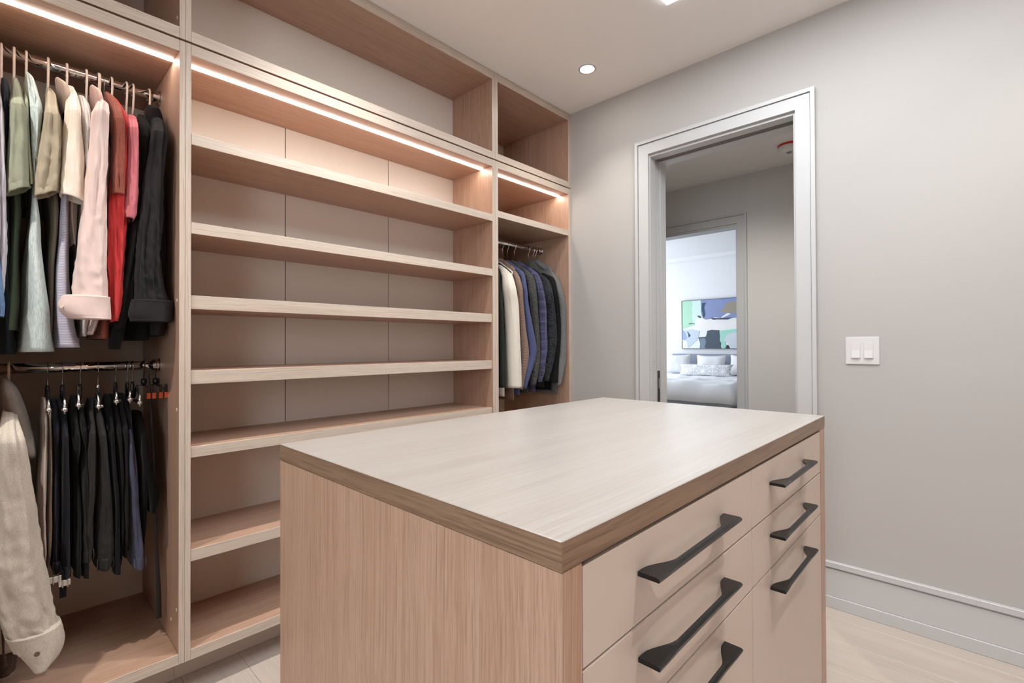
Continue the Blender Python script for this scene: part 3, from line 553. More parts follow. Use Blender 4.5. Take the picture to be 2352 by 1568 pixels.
# ------------------------------------------------------------------ clothes
DATA = {"shirts":[{"n":"shirt","cat":"shirt","label":"blue denim shirt cuff peeping at the far left edge","fab":["denim",[0.1,0.16,0.28]],"xs":-2.01,"sleeve":[[-2.01,1.4934,-0.0159,0.0076],[-2.01,1.3949,-0.0113,0.0102],[-2.01,1.3332,-0.0085,0.0127],[-2.01,1.2874,-0.008,0.0115]]},
{"n":"shirt","cat":"shirt","label":"pale lavender grey long sleeve shirt, leftmost in the upper row","fab":["crumple",[0.55,0.53,0.58]],"seam":2,"xs":-2.045,"sleeve":[[-2.21,2.0349,-0.0113,0.0033],[-2.1152,1.9615,-0.0098,0.0076],[-2.045,1.8795,-0.0084,0.01],[-2.045,1.7912,-0.0068,0.0113],[-2.045,1.6393,-0.0058,0.0117],[-2.045,1.5001,-0.0053,0.0126],[-2.045,1.3988,-0.0063,0.0104],[-2.045,1.3356,-0.0079,0.0087]],"body":[[-2.09,1.7131,-0.0084,0.008],[-2.09,1.3257,-0.0089,0.008]],"hook":-0.0046},
{"n":"shirt","cat":"t-shirt","label":"dark navy t-shirt squeezed left of the green polo","fab":["heather",[0.022,0.032,0.042]],"seam":2,"xs":-2.07,"sleeve":[[-2.21,2.0454,0.0014,0.0047],[-2.1296,1.9981,0.0032,0.0082],[-2.07,1.9185,0.0056,0.0085],[-2.07,1.841,0.0058,0.0076],[-2.07,1.686,0.0059,0.0045],[-2.07,1.6628,0.0059,0.0036]],"body":[[-2.09,1.6902,0.0042,0.0099],[-2.09,1.4563,0.005,0.0135],[-2.09,1.2487,0.0076,0.0189],[-2.09,1.1786,0.0088,0.0216]]},
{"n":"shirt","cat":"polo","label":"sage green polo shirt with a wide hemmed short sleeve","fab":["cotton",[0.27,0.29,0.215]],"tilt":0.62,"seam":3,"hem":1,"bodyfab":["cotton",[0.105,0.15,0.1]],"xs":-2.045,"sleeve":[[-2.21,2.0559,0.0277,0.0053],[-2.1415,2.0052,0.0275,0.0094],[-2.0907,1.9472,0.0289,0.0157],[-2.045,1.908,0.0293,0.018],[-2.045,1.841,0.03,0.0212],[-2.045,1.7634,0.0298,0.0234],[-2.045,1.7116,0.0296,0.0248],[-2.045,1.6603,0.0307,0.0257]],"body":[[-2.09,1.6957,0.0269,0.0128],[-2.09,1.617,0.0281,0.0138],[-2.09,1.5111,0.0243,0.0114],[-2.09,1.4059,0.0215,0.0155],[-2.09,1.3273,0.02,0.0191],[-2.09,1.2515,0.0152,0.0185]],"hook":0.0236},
{"n":"shirt","cat":"sweater","label":"thin pale green ribbed knit seen edge-on beside the green polo","fab":["rib",[0.42,0.45,0.33]],"seam":2,"hem":1,"xs":-2.055,"sleeve":[[-2.21,2.0443,0.0484,0.0025],[-2.121,1.9854,0.0484,0.0033],[-2.055,1.9287,0.0484,0.0037],[-2.055,1.851,0.0519,0.0032],[-2.055,1.747,0.0555,0.0046],[-2.055,1.7185,0.0574,0.0056],[-2.055,1.686,0.0589,0.0061]]},
{"n":"shirt","cat":"t-shirt","label":"light aqua linen t-shirt whose flared hem hangs lowest","fab":["heather",[0.48,0.56,0.55]],"seam":3,"xs":-2.075,"sleeve":[[-2.21,2.0854,0.0522,0.0045],[-2.1539,2.0419,0.0569,0.0102],[-2.1124,1.9874,0.0622,0.0135],[-2.075,1.9223,0.0674,0.0157],[-2.075,1.822,0.0672,0.0114],[-2.075,1.7284,0.0665,0.0066],[-2.075,1.6752,0.0671,0.0052]],"body":[[-2.035,1.8496,0.0667,0.0084],[-2.035,1.6794,0.0672,0.0065],[-2.035,1.5881,0.0685,0.013],[-2.035,1.4573,0.0677,0.0228],[-2.035,1.3271,0.0725,0.0327],[-2.035,1.2356,0.0726,0.0406],[-2.035,1.186,0.0725,0.0448]],"hook":0.0516},
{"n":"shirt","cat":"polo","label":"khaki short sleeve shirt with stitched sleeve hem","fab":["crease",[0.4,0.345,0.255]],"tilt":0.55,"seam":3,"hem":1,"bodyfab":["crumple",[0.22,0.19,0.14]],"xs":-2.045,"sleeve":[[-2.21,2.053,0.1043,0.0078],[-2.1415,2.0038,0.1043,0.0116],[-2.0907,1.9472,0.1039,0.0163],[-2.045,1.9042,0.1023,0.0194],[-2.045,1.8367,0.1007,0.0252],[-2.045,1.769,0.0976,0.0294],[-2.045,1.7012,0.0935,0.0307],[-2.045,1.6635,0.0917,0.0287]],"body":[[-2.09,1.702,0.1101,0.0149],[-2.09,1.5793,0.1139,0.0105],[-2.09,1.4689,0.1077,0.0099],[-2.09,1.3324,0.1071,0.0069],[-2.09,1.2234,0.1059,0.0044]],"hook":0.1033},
{"n":"shirt","cat":"shirt","label":"blue and white pinstripe shirt hanging below the ivory polo","fab":["pinstripe",[0.36,0.36,0.5]],"seam":1,"xs":-2.09,"sleeve":[[-2.21,1.9271,0.1402,0.0065],[-2.09,1.8047,0.1339,0.0092],[-2.09,1.722,0.1362,0.0112],[-2.09,1.6805,0.1368,0.0117]],"body":[[-2.06,1.6874,0.1353,0.0121],[-2.06,1.5368,0.1343,0.0146],[-2.06,1.4002,0.1332,0.019],[-2.06,1.2778,0.1387,0.0262],[-2.06,1.1986,0.1462,0.0335]]},
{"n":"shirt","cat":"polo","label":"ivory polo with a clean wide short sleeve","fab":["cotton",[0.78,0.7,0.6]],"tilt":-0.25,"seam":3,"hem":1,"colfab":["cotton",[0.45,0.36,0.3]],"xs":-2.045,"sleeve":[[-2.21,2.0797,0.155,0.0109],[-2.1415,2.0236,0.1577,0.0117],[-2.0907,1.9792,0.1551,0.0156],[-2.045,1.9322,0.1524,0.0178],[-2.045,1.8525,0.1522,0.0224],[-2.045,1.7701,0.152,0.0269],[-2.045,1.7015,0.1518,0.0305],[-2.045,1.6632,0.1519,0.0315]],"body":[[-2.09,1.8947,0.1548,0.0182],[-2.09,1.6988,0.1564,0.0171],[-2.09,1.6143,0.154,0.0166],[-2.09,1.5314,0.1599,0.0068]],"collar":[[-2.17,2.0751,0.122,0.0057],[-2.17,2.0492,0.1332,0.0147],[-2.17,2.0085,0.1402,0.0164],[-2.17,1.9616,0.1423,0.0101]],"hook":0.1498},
{"n":"shirt","cat":"t-shirt","label":"light heather grey t-shirt between the ivory and pink shirts","fab":["heather",[0.6,0.58,0.56]],"seam":3,"xs":-2.065,"sleeve":[[-2.21,2.0578,0.1838,0.0089],[-2.1498,2.0156,0.1832,0.0109],[-2.1052,1.9637,0.186,0.0129],[-2.065,1.897,0.1863,0.0132],[-2.065,1.8268,0.187,0.0127],[-2.065,1.7284,0.1872,0.0106],[-2.065,1.686,0.1863,0.0095]],"body":[[-2.09,1.7191,0.1831,0.0128],[-2.09,1.4782,0.1827,0.0138],[-2.09,1.337,0.1873,0.0117],[-2.09,1.2351,0.1844,0.0064]],"hook":0.2005},
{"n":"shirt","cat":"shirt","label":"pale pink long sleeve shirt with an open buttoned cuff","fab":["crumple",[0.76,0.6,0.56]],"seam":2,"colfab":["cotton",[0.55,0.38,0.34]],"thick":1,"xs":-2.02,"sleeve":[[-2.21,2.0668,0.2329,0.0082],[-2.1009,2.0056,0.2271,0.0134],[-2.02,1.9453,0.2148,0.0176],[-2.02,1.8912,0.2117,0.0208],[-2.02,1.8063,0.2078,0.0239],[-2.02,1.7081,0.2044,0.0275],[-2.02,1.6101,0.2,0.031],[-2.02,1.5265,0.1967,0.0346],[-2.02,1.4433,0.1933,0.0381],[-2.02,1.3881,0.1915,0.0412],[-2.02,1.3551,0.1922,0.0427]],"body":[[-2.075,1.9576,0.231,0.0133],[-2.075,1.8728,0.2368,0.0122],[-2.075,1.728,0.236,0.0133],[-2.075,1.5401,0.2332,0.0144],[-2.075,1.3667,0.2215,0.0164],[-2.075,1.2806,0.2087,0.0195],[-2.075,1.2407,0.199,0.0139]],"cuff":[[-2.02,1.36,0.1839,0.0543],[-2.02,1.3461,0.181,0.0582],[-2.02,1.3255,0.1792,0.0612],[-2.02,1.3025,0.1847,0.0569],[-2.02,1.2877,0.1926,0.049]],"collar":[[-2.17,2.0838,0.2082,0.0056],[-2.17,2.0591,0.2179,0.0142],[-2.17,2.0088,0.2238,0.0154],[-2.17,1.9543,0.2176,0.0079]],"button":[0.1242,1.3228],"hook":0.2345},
{"n":"shirt","cat":"t-shirt","label":"rust brown heathered t-shirt beside the pink shirt","fab":["heather",[0.25,0.075,0.052]],"seam":3,"hem":1,"xs":-2.035,"sleeve":[[-2.21,2.0952,0.2517,0.0059],[-2.1373,2.0423,0.2527,0.0104],[-2.0835,1.9959,0.2578,0.0125],[-2.035,1.9399,0.2597,0.0157],[-2.035,1.8689,0.2627,0.0174],[-2.035,1.7821,0.2607,0.0174],[-2.035,1.7246,0.2603,0.0179],[-2.035,1.6959,0.2603,0.0179]],"body":[[-2.09,1.7535,0.2672,0.0161],[-2.09,1.4862,0.248,0.0197],[-2.09,1.311,0.2378,0.0212],[-2.09,1.227,0.2335,0.0189]],"metalhook":0.2488},
{"n":"shirt","cat":"shirt","label":"crinkled bright red long sleeve shirt behind the rust t-shirt","fab":["crinkle",[0.62,0.055,0.055]],"seam":3,"xs":-2.06,"sleeve":[[-2.21,2.0873,0.2637,0.0084],[-2.1477,2.0446,0.2657,0.0106],[-2.1016,1.9928,0.2739,0.0128],[-2.06,1.925,0.279,0.0138],[-2.06,1.8505,0.2746,0.0206],[-2.06,1.7171,0.2659,0.025],[-2.06,1.6294,0.2633,0.0255],[-2.06,1.484,0.2601,0.0209],[-2.06,1.3393,0.2576,0.0146],[-2.06,1.2844,0.2554,0.0079]],"body":[[-2.09,1.7847,0.2741,0.0162],[-2.09,1.4895,0.2748,0.0162],[-2.09,1.2827,0.2591,0.0137]],"hook":0.2694},
{"n":"shirt","cat":"t-shirt","label":"dusty rose short sleeve shirt next to the black ones","fab":["cotton",[0.56,0.17,0.2]],"tilt":-0.3,"seam":2,"xs":-2.04,"sleeve":[[-2.21,2.0378,0.3184,0.0081],[-2.1124,1.9808,0.308,0.0138],[-2.04,1.9255,0.2999,0.0157],[-2.04,1.8525,0.3012,0.0146],[-2.04,1.7787,0.299,0.0157],[-2.04,1.7048,0.2957,0.0168],[-2.04,1.646,0.2935,0.0156],[-2.04,1.6237,0.2912,0.0109]],"body":[[-2.09,1.9434,0.3078,0.0119],[-2.09,1.6427,0.3048,0.0119],[-2.09,1.5526,0.3026,0.0095]],"hook":0.3116},
{"n":"shirt","cat":"shirt","label":"plain black shirt with a narrow sleeve, left of the black denim shirt","fab":["cotton",[0.012,0.012,0.012]],"seam":2,"xs":-2.07,"sleeve":[[-2.21,2.0479,0.3482,0.009],[-2.1296,1.9896,0.3412,0.0155],[-2.07,1.9169,0.3385,0.0182],[-2.07,1.7949,0.3339,0.0182],[-2.07,1.6419,0.3198,0.0203],[-2.07,1.4904,0.3023,0.0188],[-2.07,1.3413,0.2823,0.0179],[-2.07,1.2591,0.2703,0.0114]],"body":[[-2.09,1.8019,0.342,0.0184],[-2.09,1.3455,0.3334,0.0304],[-2.09,1.2247,0.3349,0.0316]],"tail":[[-2.12,1.2843,0.2762,0.0134],[-2.12,1.2544,0.2705,0.0169],[-2.12,1.192,0.2631,0.0139]],"hook":0.3307},
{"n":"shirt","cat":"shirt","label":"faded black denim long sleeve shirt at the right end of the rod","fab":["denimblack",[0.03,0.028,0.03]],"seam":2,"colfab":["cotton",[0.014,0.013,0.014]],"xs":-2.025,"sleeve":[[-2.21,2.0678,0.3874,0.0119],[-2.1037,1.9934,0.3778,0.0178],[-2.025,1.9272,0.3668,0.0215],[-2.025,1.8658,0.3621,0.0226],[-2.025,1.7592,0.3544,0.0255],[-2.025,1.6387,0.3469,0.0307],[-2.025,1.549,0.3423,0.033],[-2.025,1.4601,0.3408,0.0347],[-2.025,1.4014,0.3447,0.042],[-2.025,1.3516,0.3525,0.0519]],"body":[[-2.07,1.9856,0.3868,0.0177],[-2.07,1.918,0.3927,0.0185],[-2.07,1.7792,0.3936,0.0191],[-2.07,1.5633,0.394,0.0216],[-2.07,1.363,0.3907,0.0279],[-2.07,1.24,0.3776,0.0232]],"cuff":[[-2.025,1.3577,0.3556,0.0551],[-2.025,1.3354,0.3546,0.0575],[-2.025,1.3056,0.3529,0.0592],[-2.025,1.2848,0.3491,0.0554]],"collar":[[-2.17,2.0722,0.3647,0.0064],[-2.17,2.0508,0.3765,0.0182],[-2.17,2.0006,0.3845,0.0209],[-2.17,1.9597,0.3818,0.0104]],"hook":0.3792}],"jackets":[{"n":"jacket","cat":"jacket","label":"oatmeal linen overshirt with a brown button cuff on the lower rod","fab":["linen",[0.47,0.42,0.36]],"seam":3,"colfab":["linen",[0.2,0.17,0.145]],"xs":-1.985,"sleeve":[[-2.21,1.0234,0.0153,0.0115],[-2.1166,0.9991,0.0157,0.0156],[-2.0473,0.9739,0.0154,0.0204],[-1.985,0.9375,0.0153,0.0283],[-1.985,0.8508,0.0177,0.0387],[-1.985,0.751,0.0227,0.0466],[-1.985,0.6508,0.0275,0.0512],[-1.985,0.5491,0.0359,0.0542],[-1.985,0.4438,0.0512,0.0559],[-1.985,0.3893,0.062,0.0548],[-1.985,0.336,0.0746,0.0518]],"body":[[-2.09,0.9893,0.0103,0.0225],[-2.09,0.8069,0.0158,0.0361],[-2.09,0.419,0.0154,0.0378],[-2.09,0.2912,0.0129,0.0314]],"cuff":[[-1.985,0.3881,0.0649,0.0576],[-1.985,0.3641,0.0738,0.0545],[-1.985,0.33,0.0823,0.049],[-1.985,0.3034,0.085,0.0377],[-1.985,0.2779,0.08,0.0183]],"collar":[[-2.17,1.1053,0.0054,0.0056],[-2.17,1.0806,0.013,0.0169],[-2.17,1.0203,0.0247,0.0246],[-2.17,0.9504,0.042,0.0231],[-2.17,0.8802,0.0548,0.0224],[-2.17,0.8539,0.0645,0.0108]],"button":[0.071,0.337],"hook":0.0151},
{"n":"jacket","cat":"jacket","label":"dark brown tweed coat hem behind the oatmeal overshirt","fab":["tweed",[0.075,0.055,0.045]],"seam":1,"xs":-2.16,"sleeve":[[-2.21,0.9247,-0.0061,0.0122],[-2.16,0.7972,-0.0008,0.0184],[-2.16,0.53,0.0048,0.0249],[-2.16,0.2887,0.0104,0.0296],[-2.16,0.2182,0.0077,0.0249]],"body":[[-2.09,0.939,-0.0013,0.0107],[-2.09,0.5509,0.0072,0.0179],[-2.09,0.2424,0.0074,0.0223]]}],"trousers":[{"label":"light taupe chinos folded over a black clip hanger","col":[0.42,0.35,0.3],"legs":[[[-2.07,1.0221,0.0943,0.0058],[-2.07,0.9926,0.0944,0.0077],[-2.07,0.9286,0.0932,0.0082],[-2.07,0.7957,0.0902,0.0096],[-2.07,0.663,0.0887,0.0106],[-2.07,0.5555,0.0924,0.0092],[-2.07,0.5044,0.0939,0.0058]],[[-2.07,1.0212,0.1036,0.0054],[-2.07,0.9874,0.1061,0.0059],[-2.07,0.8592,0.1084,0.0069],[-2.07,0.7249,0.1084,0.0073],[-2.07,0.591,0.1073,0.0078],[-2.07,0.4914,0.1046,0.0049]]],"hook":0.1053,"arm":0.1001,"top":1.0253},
{"label":"navy black trousers with a silver buckle hanging below","col":[0.022,0.024,0.034],"buckle":1,"legs":[[[-2.07,1.0174,0.1164,0.0074],[-2.07,0.9792,0.1195,0.0094],[-2.07,0.8434,0.1223,0.0079],[-2.07,0.6812,0.1218,0.0089],[-2.07,0.5197,0.1203,0.0089],[-2.07,0.49,0.1204,0.0069]],[[-2.07,1.0161,0.1298,0.008],[-2.07,0.9771,0.138,0.0101],[-2.07,0.8399,0.1419,0.0106],[-2.07,0.6758,0.1429,0.0121],[-2.07,0.5124,0.1423,0.0131],[-2.07,0.4719,0.1414,0.0101]]],"hook":0.1418,"arm":0.1368,"top":1.0226},
{"label":"black trousers with a gaping pocket, third on the lower rod","col":[0.015,0.015,0.016],"legs":[[[-2.07,1.0238,0.1664,0.0062],[-2.07,0.9742,0.1645,0.0103],[-2.07,0.8906,0.1684,0.0109],[-2.07,0.8077,0.1681,0.0073],[-2.07,0.696,0.1725,0.0094],[-2.07,0.4611,0.1721,0.0104]],[[-2.07,1.0229,0.1769,0.0063],[-2.07,0.9722,0.1823,0.0095],[-2.07,0.8594,0.1899,0.0085],[-2.07,0.7897,0.1891,0.0095],[-2.07,0.6918,0.1899,0.0122],[-2.07,0.4545,0.191,0.0106]]],"hook":0.1874,"arm":0.1696,"top":1.0333},
{"label":"charcoal wool trousers on the bright chrome hanger","col":[0.04,0.037,0.036],"loops":1,"chrome":1,"legs":[[[-2.07,1.0115,0.2098,0.0076],[-2.07,0.9696,0.2062,0.0113],[-2.07,0.8291,0.2034,0.0166],[-2.07,0.7039,0.1979,0.0202],[-2.07,0.607,0.1939,0.0202],[-2.07,0.5483,0.1941,0.0202],[-2.07,0.5071,0.192,0.0159]],[[-2.07,1.0106,0.2207,0.0076],[-2.07,0.9672,0.2274,0.0121],[-2.07,0.8235,0.2355,0.0155],[-2.07,0.6938,0.2414,0.0211],[-2.07,0.5934,0.2428,0.0244],[-2.07,0.5151,0.242,0.0277],[-2.07,0.4663,0.2386,0.0199]]],"hook":0.2348,"arm":0.2185,"top":1.0253},
{"label":"black trousers just right of the charcoal wool pair","col":[0.014,0.014,0.015],"legs":[[[-2.07,1.0218,0.2555,0.0084],[-2.07,0.9786,0.2545,0.0118],[-2.07,0.834,0.2577,0.0113],[-2.07,0.673,0.2682,0.0102],[-2.07,0.5284,0.2686,0.0102],[-2.07,0.4381,0.271,0.0102]],[[-2.07,1.0207,0.2685,0.0068],[-2.07,0.9767,0.2732,0.0091],[-2.07,0.8304,0.2793,0.0103],[-2.07,0.6695,0.2831,0.0092],[-2.07,0.553,0.2833,0.0092],[-2.07,0.452,0.2813,0.0069]]],"hook":0.283,"arm":0.264,"top":1.0386},
{"label":"faint brown black trousers left of the blue jeans","col":[0.02,0.017,0.018],"legs":[[[-2.07,1.0221,0.2869,0.0093],[-2.07,0.975,0.2894,0.0116],[-2.07,0.7549,0.2927,0.011],[-2.07,0.5496,0.2949,0.0093],[-2.07,0.4765,0.2951,0.007]],[[-2.07,1.0212,0.2968,0.0076],[-2.07,0.9737,0.3021,0.0082],[-2.07,0.7529,0.3026,0.0059],[-2.07,0.5326,0.3031,0.0059]]],"hook":0.3166,"arm":0.2997,"top":1.0413},
{"label":"slate blue jeans with pale seam stitching","col":[0.06,0.065,0.105],"denim":1,"legs":[[[-2.07,0.9734,0.3045,0.0059],[-2.07,0.9144,0.3046,0.0082],[-2.07,0.8261,0.3042,0.0112],[-2.07,0.7667,0.3074,0.0153],[-2.07,0.7061,0.3152,0.016],[-2.07,0.6012,0.3207,0.0167],[-2.07,0.5103,0.3281,0.0191],[-2.07,0.4383,0.3306,0.0156]],[[-2.07,1.0022,0.3121,0.0041],[-2.07,0.9279,0.3146,0.0053],[-2.07,0.8088,0.319,0.0083],[-2.07,0.7041,0.324,0.0084],[-2.07,0.6592,0.3259,0.0078]]],"hook":0.3319,"arm":0.3269,"top":1.028},
{"label":"black dress trousers deepest in the dark corner","col":[0.008,0.008,0.009],"legs":[[[-2.07,0.9552,0.3355,0.0084],[-2.07,0.8946,0.3417,0.0121],[-2.07,0.7731,0.3517,0.0171],[-2.07,0.71,0.3655,0.0235],[-2.07,0.6636,0.3705,0.0211],[-2.07,0.6189,0.368,0.0136]],[[-2.07,0.9543,0.344,0.0073],[-2.07,0.804,0.3467,0.0097],[-2.07,0.5945,0.3459,0.0085],[-2.07,0.4619,0.3401,0.0073]]],"hook":None,"arm":None,"top":0.9959}],"blazers":[{"label":"dark green black blazer at the left edge beside the upright","fab":["wool",[0.028,0.033,0.028]],"xs":-1.985,"seam":3,"sleeve":[[-2.17,1.711,2.15,0.0103],[-2.0932,1.6369,2.0811,0.0175],[-2.0362,1.5428,2.0324,0.0205],[-1.985,1.4334,1.9869,0.0215],[-1.985,1.2986,1.9911,0.0263],[-1.985,1.1635,1.9967,0.0278],[-1.985,1.0283,1.9994,0.0312],[-1.985,0.9573,2.0014,0.0317]]},
{"label":"cream blazer with dark sleeve buttons","fab":["cotton",[0.66,0.62,0.55]],"xs":-1.985,"seam":4,"sleeve":[[-2.17,1.715,2.1593,0.0062],[-2.109,1.6825,2.1224,0.0229],[-2.0637,1.644,2.1107,0.0396],[-2.023,1.6159,2.0841,0.0461],[-1.985,1.5409,2.0611,0.057],[-1.985,1.4387,2.0781,0.062],[-1.985,1.3007,2.0869,0.0637],[-1.985,1.1624,2.0923,0.0659],[-1.985,1.0237,2.0976,0.068],[-1.985,0.9502,2.1002,0.0671]],"btn":[[2.1131,1.0209],[2.113,0.9985],[2.1129,0.9761]]},
{"label":"brown houndstooth blazer right of the cream one","fab":["hound",[0.22,0.15,0.12]],"xs":-1.985,"seam":4,"sleeve":[[-2.17,1.7394,2.1719,0.0146],[-2.109,1.6996,2.1767,0.0209],[-2.0637,1.6653,2.1749,0.0194],[-2.023,1.624,2.1644,0.0261],[-1.985,1.5481,2.1471,0.031],[-1.985,1.4434,2.1605,0.0276],[-1.985,1.3028,2.178,0.0304],[-1.985,1.1611,2.1937,0.0407],[-1.985,1.0903,2.1889,0.0364],[-1.985,1.0199,2.1784,0.0262],[-1.985,0.9327,2.1631,0.0156]]},
{"label":"plain blue blazer right of the houndstooth one","fab":["cotton",[0.075,0.09,0.185]],"xs":-1.985,"seam":4,"sleeve":[[-2.17,1.7336,2.2268,0.0129],[-2.109,1.6973,2.22,0.0224],[-2.0637,1.6646,2.235,0.0323],[-2.023,1.6229,2.2247,0.0236],[-1.985,1.5524,2.1983,0.0223],[-1.985,1.4462,2.21,0.0251],[-1.985,1.3042,2.2377,0.0357],[-1.985,1.1747,2.2631,0.0427],[-1.985,1.0886,2.2488,0.0342],[-1.985,1.0178,2.224,0.0258],[-1.985,0.9378,2.1915,0.0169]]},
{"label":"black and white flecked tweed blazer","fab":["tweedbw",[0.055,0.055,0.052]],"xs":-1.985,"seam":4,"sleeve":[[-2.17,1.7409,2.275,0.0137],[-2.109,1.7038,2.2759,0.0302],[-2.0637,1.6635,2.2941,0.0377],[-2.023,1.615,2.2936,0.0388],[-1.985,1.5223,2.2718,0.0385],[-1.985,1.3781,2.2913,0.0349],[-1.985,1.2327,2.3064,0.0313],[-1.985,1.1451,2.3109,0.0308],[-1.985,1.0508,2.2964,0.0356],[-1.985,0.9541,2.2719,0.0258]],"btn":[[2.2448,1.061],[2.2446,1.036],[2.2445,1.0111]]},
{"label":"navy windowpane check blazer","fab":["plaid",[0.058,0.058,0.11]],"xs":-1.985,"seam":4,"sleeve":[[-2.17,1.7411,2.3389,0.0169],[-2.109,1.7048,2.3512,0.0341],[-2.0637,1.6713,2.3672,0.0332],[-2.023,1.6359,2.356,0.0291],[-1.985,1.5641,2.339,0.0341],[-1.985,1.4548,2.3584,0.043],[-1.985,1.3071,2.3677,0.042],[-1.985,1.1738,2.3709,0.0426],[-1.985,1.1,2.3617,0.0373],[-1.985,1.0339,2.3538,0.0354],[-1.985,0.9708,2.3355,0.0232]],"btn":[[2.3166,1.0584],[2.3165,1.0366],[2.3163,1.0149]]},
{"label":"dark grey floral patterned blazer","fab":["paisley",[0.045,0.05,0.06]],"xs":-1.985,"seam":3,"sleeve":[[-2.17,1.7103,2.4782,0.024],[-2.0932,1.6656,2.4669,0.0299],[-2.0362,1.6242,2.4558,0.0389],[-1.985,1.5335,2.4218,0.049],[-1.985,1.3845,2.4505,0.0496],[-1.985,1.2336,2.4578,0.0522],[-1.985,1.1205,2.4419,0.0428],[-1.985,1.046,2.4223,0.0354],[-1.985,0.972,2.4052,0.0246]],"btn":[[2.3703,1.0784],[2.3701,1.0527],[2.3699,1.027]]},
{"label":"plain black blazer between the floral and grey ones","fab":["wool",[0.012,0.012,0.013]],"xs":-1.985,"seam":3,"sleeve":[[-2.17,1.7183,2.5514,0.0248],[-2.0932,1.6764,2.5339,0.037],[-2.0362,1.6377,2.5165,0.0399],[-1.985,1.5386,2.4898,0.0347],[-1.985,1.3874,2.5212,0.0309],[-1.985,1.2339,2.5244,0.0291],[-1.985,1.0811,2.5018,0.0318],[-1.985,0.9588,2.4792,0.046]]},
{"label":"mid grey knit sport coat at the right end of the rail","fab":["heather",[0.15,0.15,0.15]],"xs":-1.985,"seam":4,"sleeve":[[-2.17,1.7757,2.5271,0.0245],[-2.109,1.7256,2.5349,0.0432],[-2.0637,1.676,2.56,0.0375],[-2.023,1.6247,2.5574,0.0363],[-1.985,1.5428,2.546,0.0362],[-1.985,1.3899,2.5839,0.0406],[-1.985,1.2655,2.5957,0.0408],[-1.985,1.1564,2.5874,0.0458],[-1.985,1.0793,2.564,0.0453],[-1.985,1.003,2.5402,0.0404],[-1.985,0.9365,2.5205,0.037]]}]}
def interp(rows, n):
    """cubic resampling of rows (cx,z,yc,hw) from top to bottom"""
    m = len(rows); out = []; L = [0]
    for a, b in zip(rows, rows[1:]): L.append(L[-1] + abs(b[1] - a[1]) + abs(b[0] - a[0]) + 1e-5)
    for k in range(n + 1):
        t = L[-1] * k / n; i = 0
        while i < m - 2 and t > L[i + 1]: i += 1
        h = L[i + 1] - L[i]; s = (t - L[i]) / h; row = []
        for c in range(4):
            p0, p1 = rows[i][c], rows[i + 1][c]
            d0 = (rows[i + 1][c] - rows[i - 1][c]) / (L[i + 1] - L[i - 1]) * h if i > 0 else (p1 - p0)
            d1 = (rows[i + 2][c] - rows[i][c]) / (L[i + 2] - L[i]) * h if i + 2 < m else (p1 - p0)
            row.append((2 * s ** 3 - 3 * s * s + 1) * p0 + (s ** 3 - 2 * s * s + s) * d0 + (-2 * s ** 3 + 3 * s * s) * p1 + (s ** 3 - s * s) * d1)
        row.append(t / L[-1]); out.append(row)
    return out
def cloth_tube(rows, rx0, seed, n=44, seg=36, lim=4.5, taper=True, wrinkle=.004, pleat=.0, tilt=0, open_end=True, sq=2.3, ridges=(), start_cap=True, grow=0.0, rough_=1.0, up_=.11):
    """a hanging tube of cloth; rx0: its depth towards the room"""
    rs = interp(rows, n); secs = []; so = Vector((seed * 3.7, seed * 1.9, seed * .77))
    z0 = rows[0][1]; zl = rows[-1][1]
    for i, (cx, z, yc, hw, t) in enumerate(rs):
        hw = max(.003, hw + grow); k = abs(yc / cx) if yc > .8 else 0.0
        rx = min(rx0, .78 * hw / k) if k > .3 else rx0
        rx = min(rx, max(hw * lim, .012)); rx = min(rx, rx0 * (.35 + .65 * min(1, t * 5))) if taper else rx0
        ry = math.sqrt(max(hw * hw - (k * rx) ** 2, (.3 * hw) ** 2)) if k > .3 else hw
        if yc > 1.95: yc = min(yc, 2.600 - ry)
        elif yc > .3: yc = min(yc, .409 - ry)
        ring = []
        for j in range(seg):
            a = 2 * math.pi * j / seg; ca, sa = math.cos(a), math.sin(a)
            X = math.copysign(abs(ca) ** (2 / sq), ca); Y = math.copysign(abs(sa) ** (2 / sq), sa)
            env = min(1, t * 4) * (1 if t < .97 else .7)
            q = Vector((ca * 1.1, sa * 1.1, 0))
            low = max(0.0, min(1.0, (t - .45) * 2.2)); dz = z + .12 * ca
            w1 = noise.noise(q * 2.1 + Vector((0, 0, z * 2.4)) + so) * 1.8 + (.35 - abs(noise.noise(q * 2.6 + Vector((z * 2, 0, dz * 6)) + so)) * 2.3) * 1.1 + (.25 - abs(noise.noise(q * 2.2 + Vector((0, z * 9, dz * 24)) + so)) * 1.8) * .8 * rough_ * (.15 + .85 * low)
            w2 = math.sin(a * 5 + noise.noise(Vector((z * 3, seed, 0))) * 3 + seed) * pleat * (.35 + .65 * t)
            d = (w1 * wrinkle + w2) * env
            for rz, rw, rh in ridges: d += rh * math.exp(-((z - rz) / rw) ** 2)
            damp = min(1, ry / .012)
            zz = z + tilt * (Y * ry) * max(0, (t - .55) / .45)
            ring.append(Vector((cx + X * (rx + d), yc + Y * (ry + d * .6 * damp), zz)))
        secs.append(ring)
    if open_end:
        k1, k2 = max(0, n - 2), max(0, n - max(3, int(n * (.25 if up_ > .05 else .4))))
        for s_, k_ in ((.90, n), (.84, k1), (.60, k2)):
            base = secs[k_]; c = sum(base, Vector()) / seg
            secs.append([c + (p - c) * s_ for p in base])
    return loft(secs)
def disc(x, y, z, r, mat, par, name='button', ax=(1, 0, 0)):
    a = Vector(ax).normalized() * .0025
    bm = rod(Vector((x, y, z)), Vector((x, y, z)) + a, r, 14)
    return obj(name, bm, mat, par)
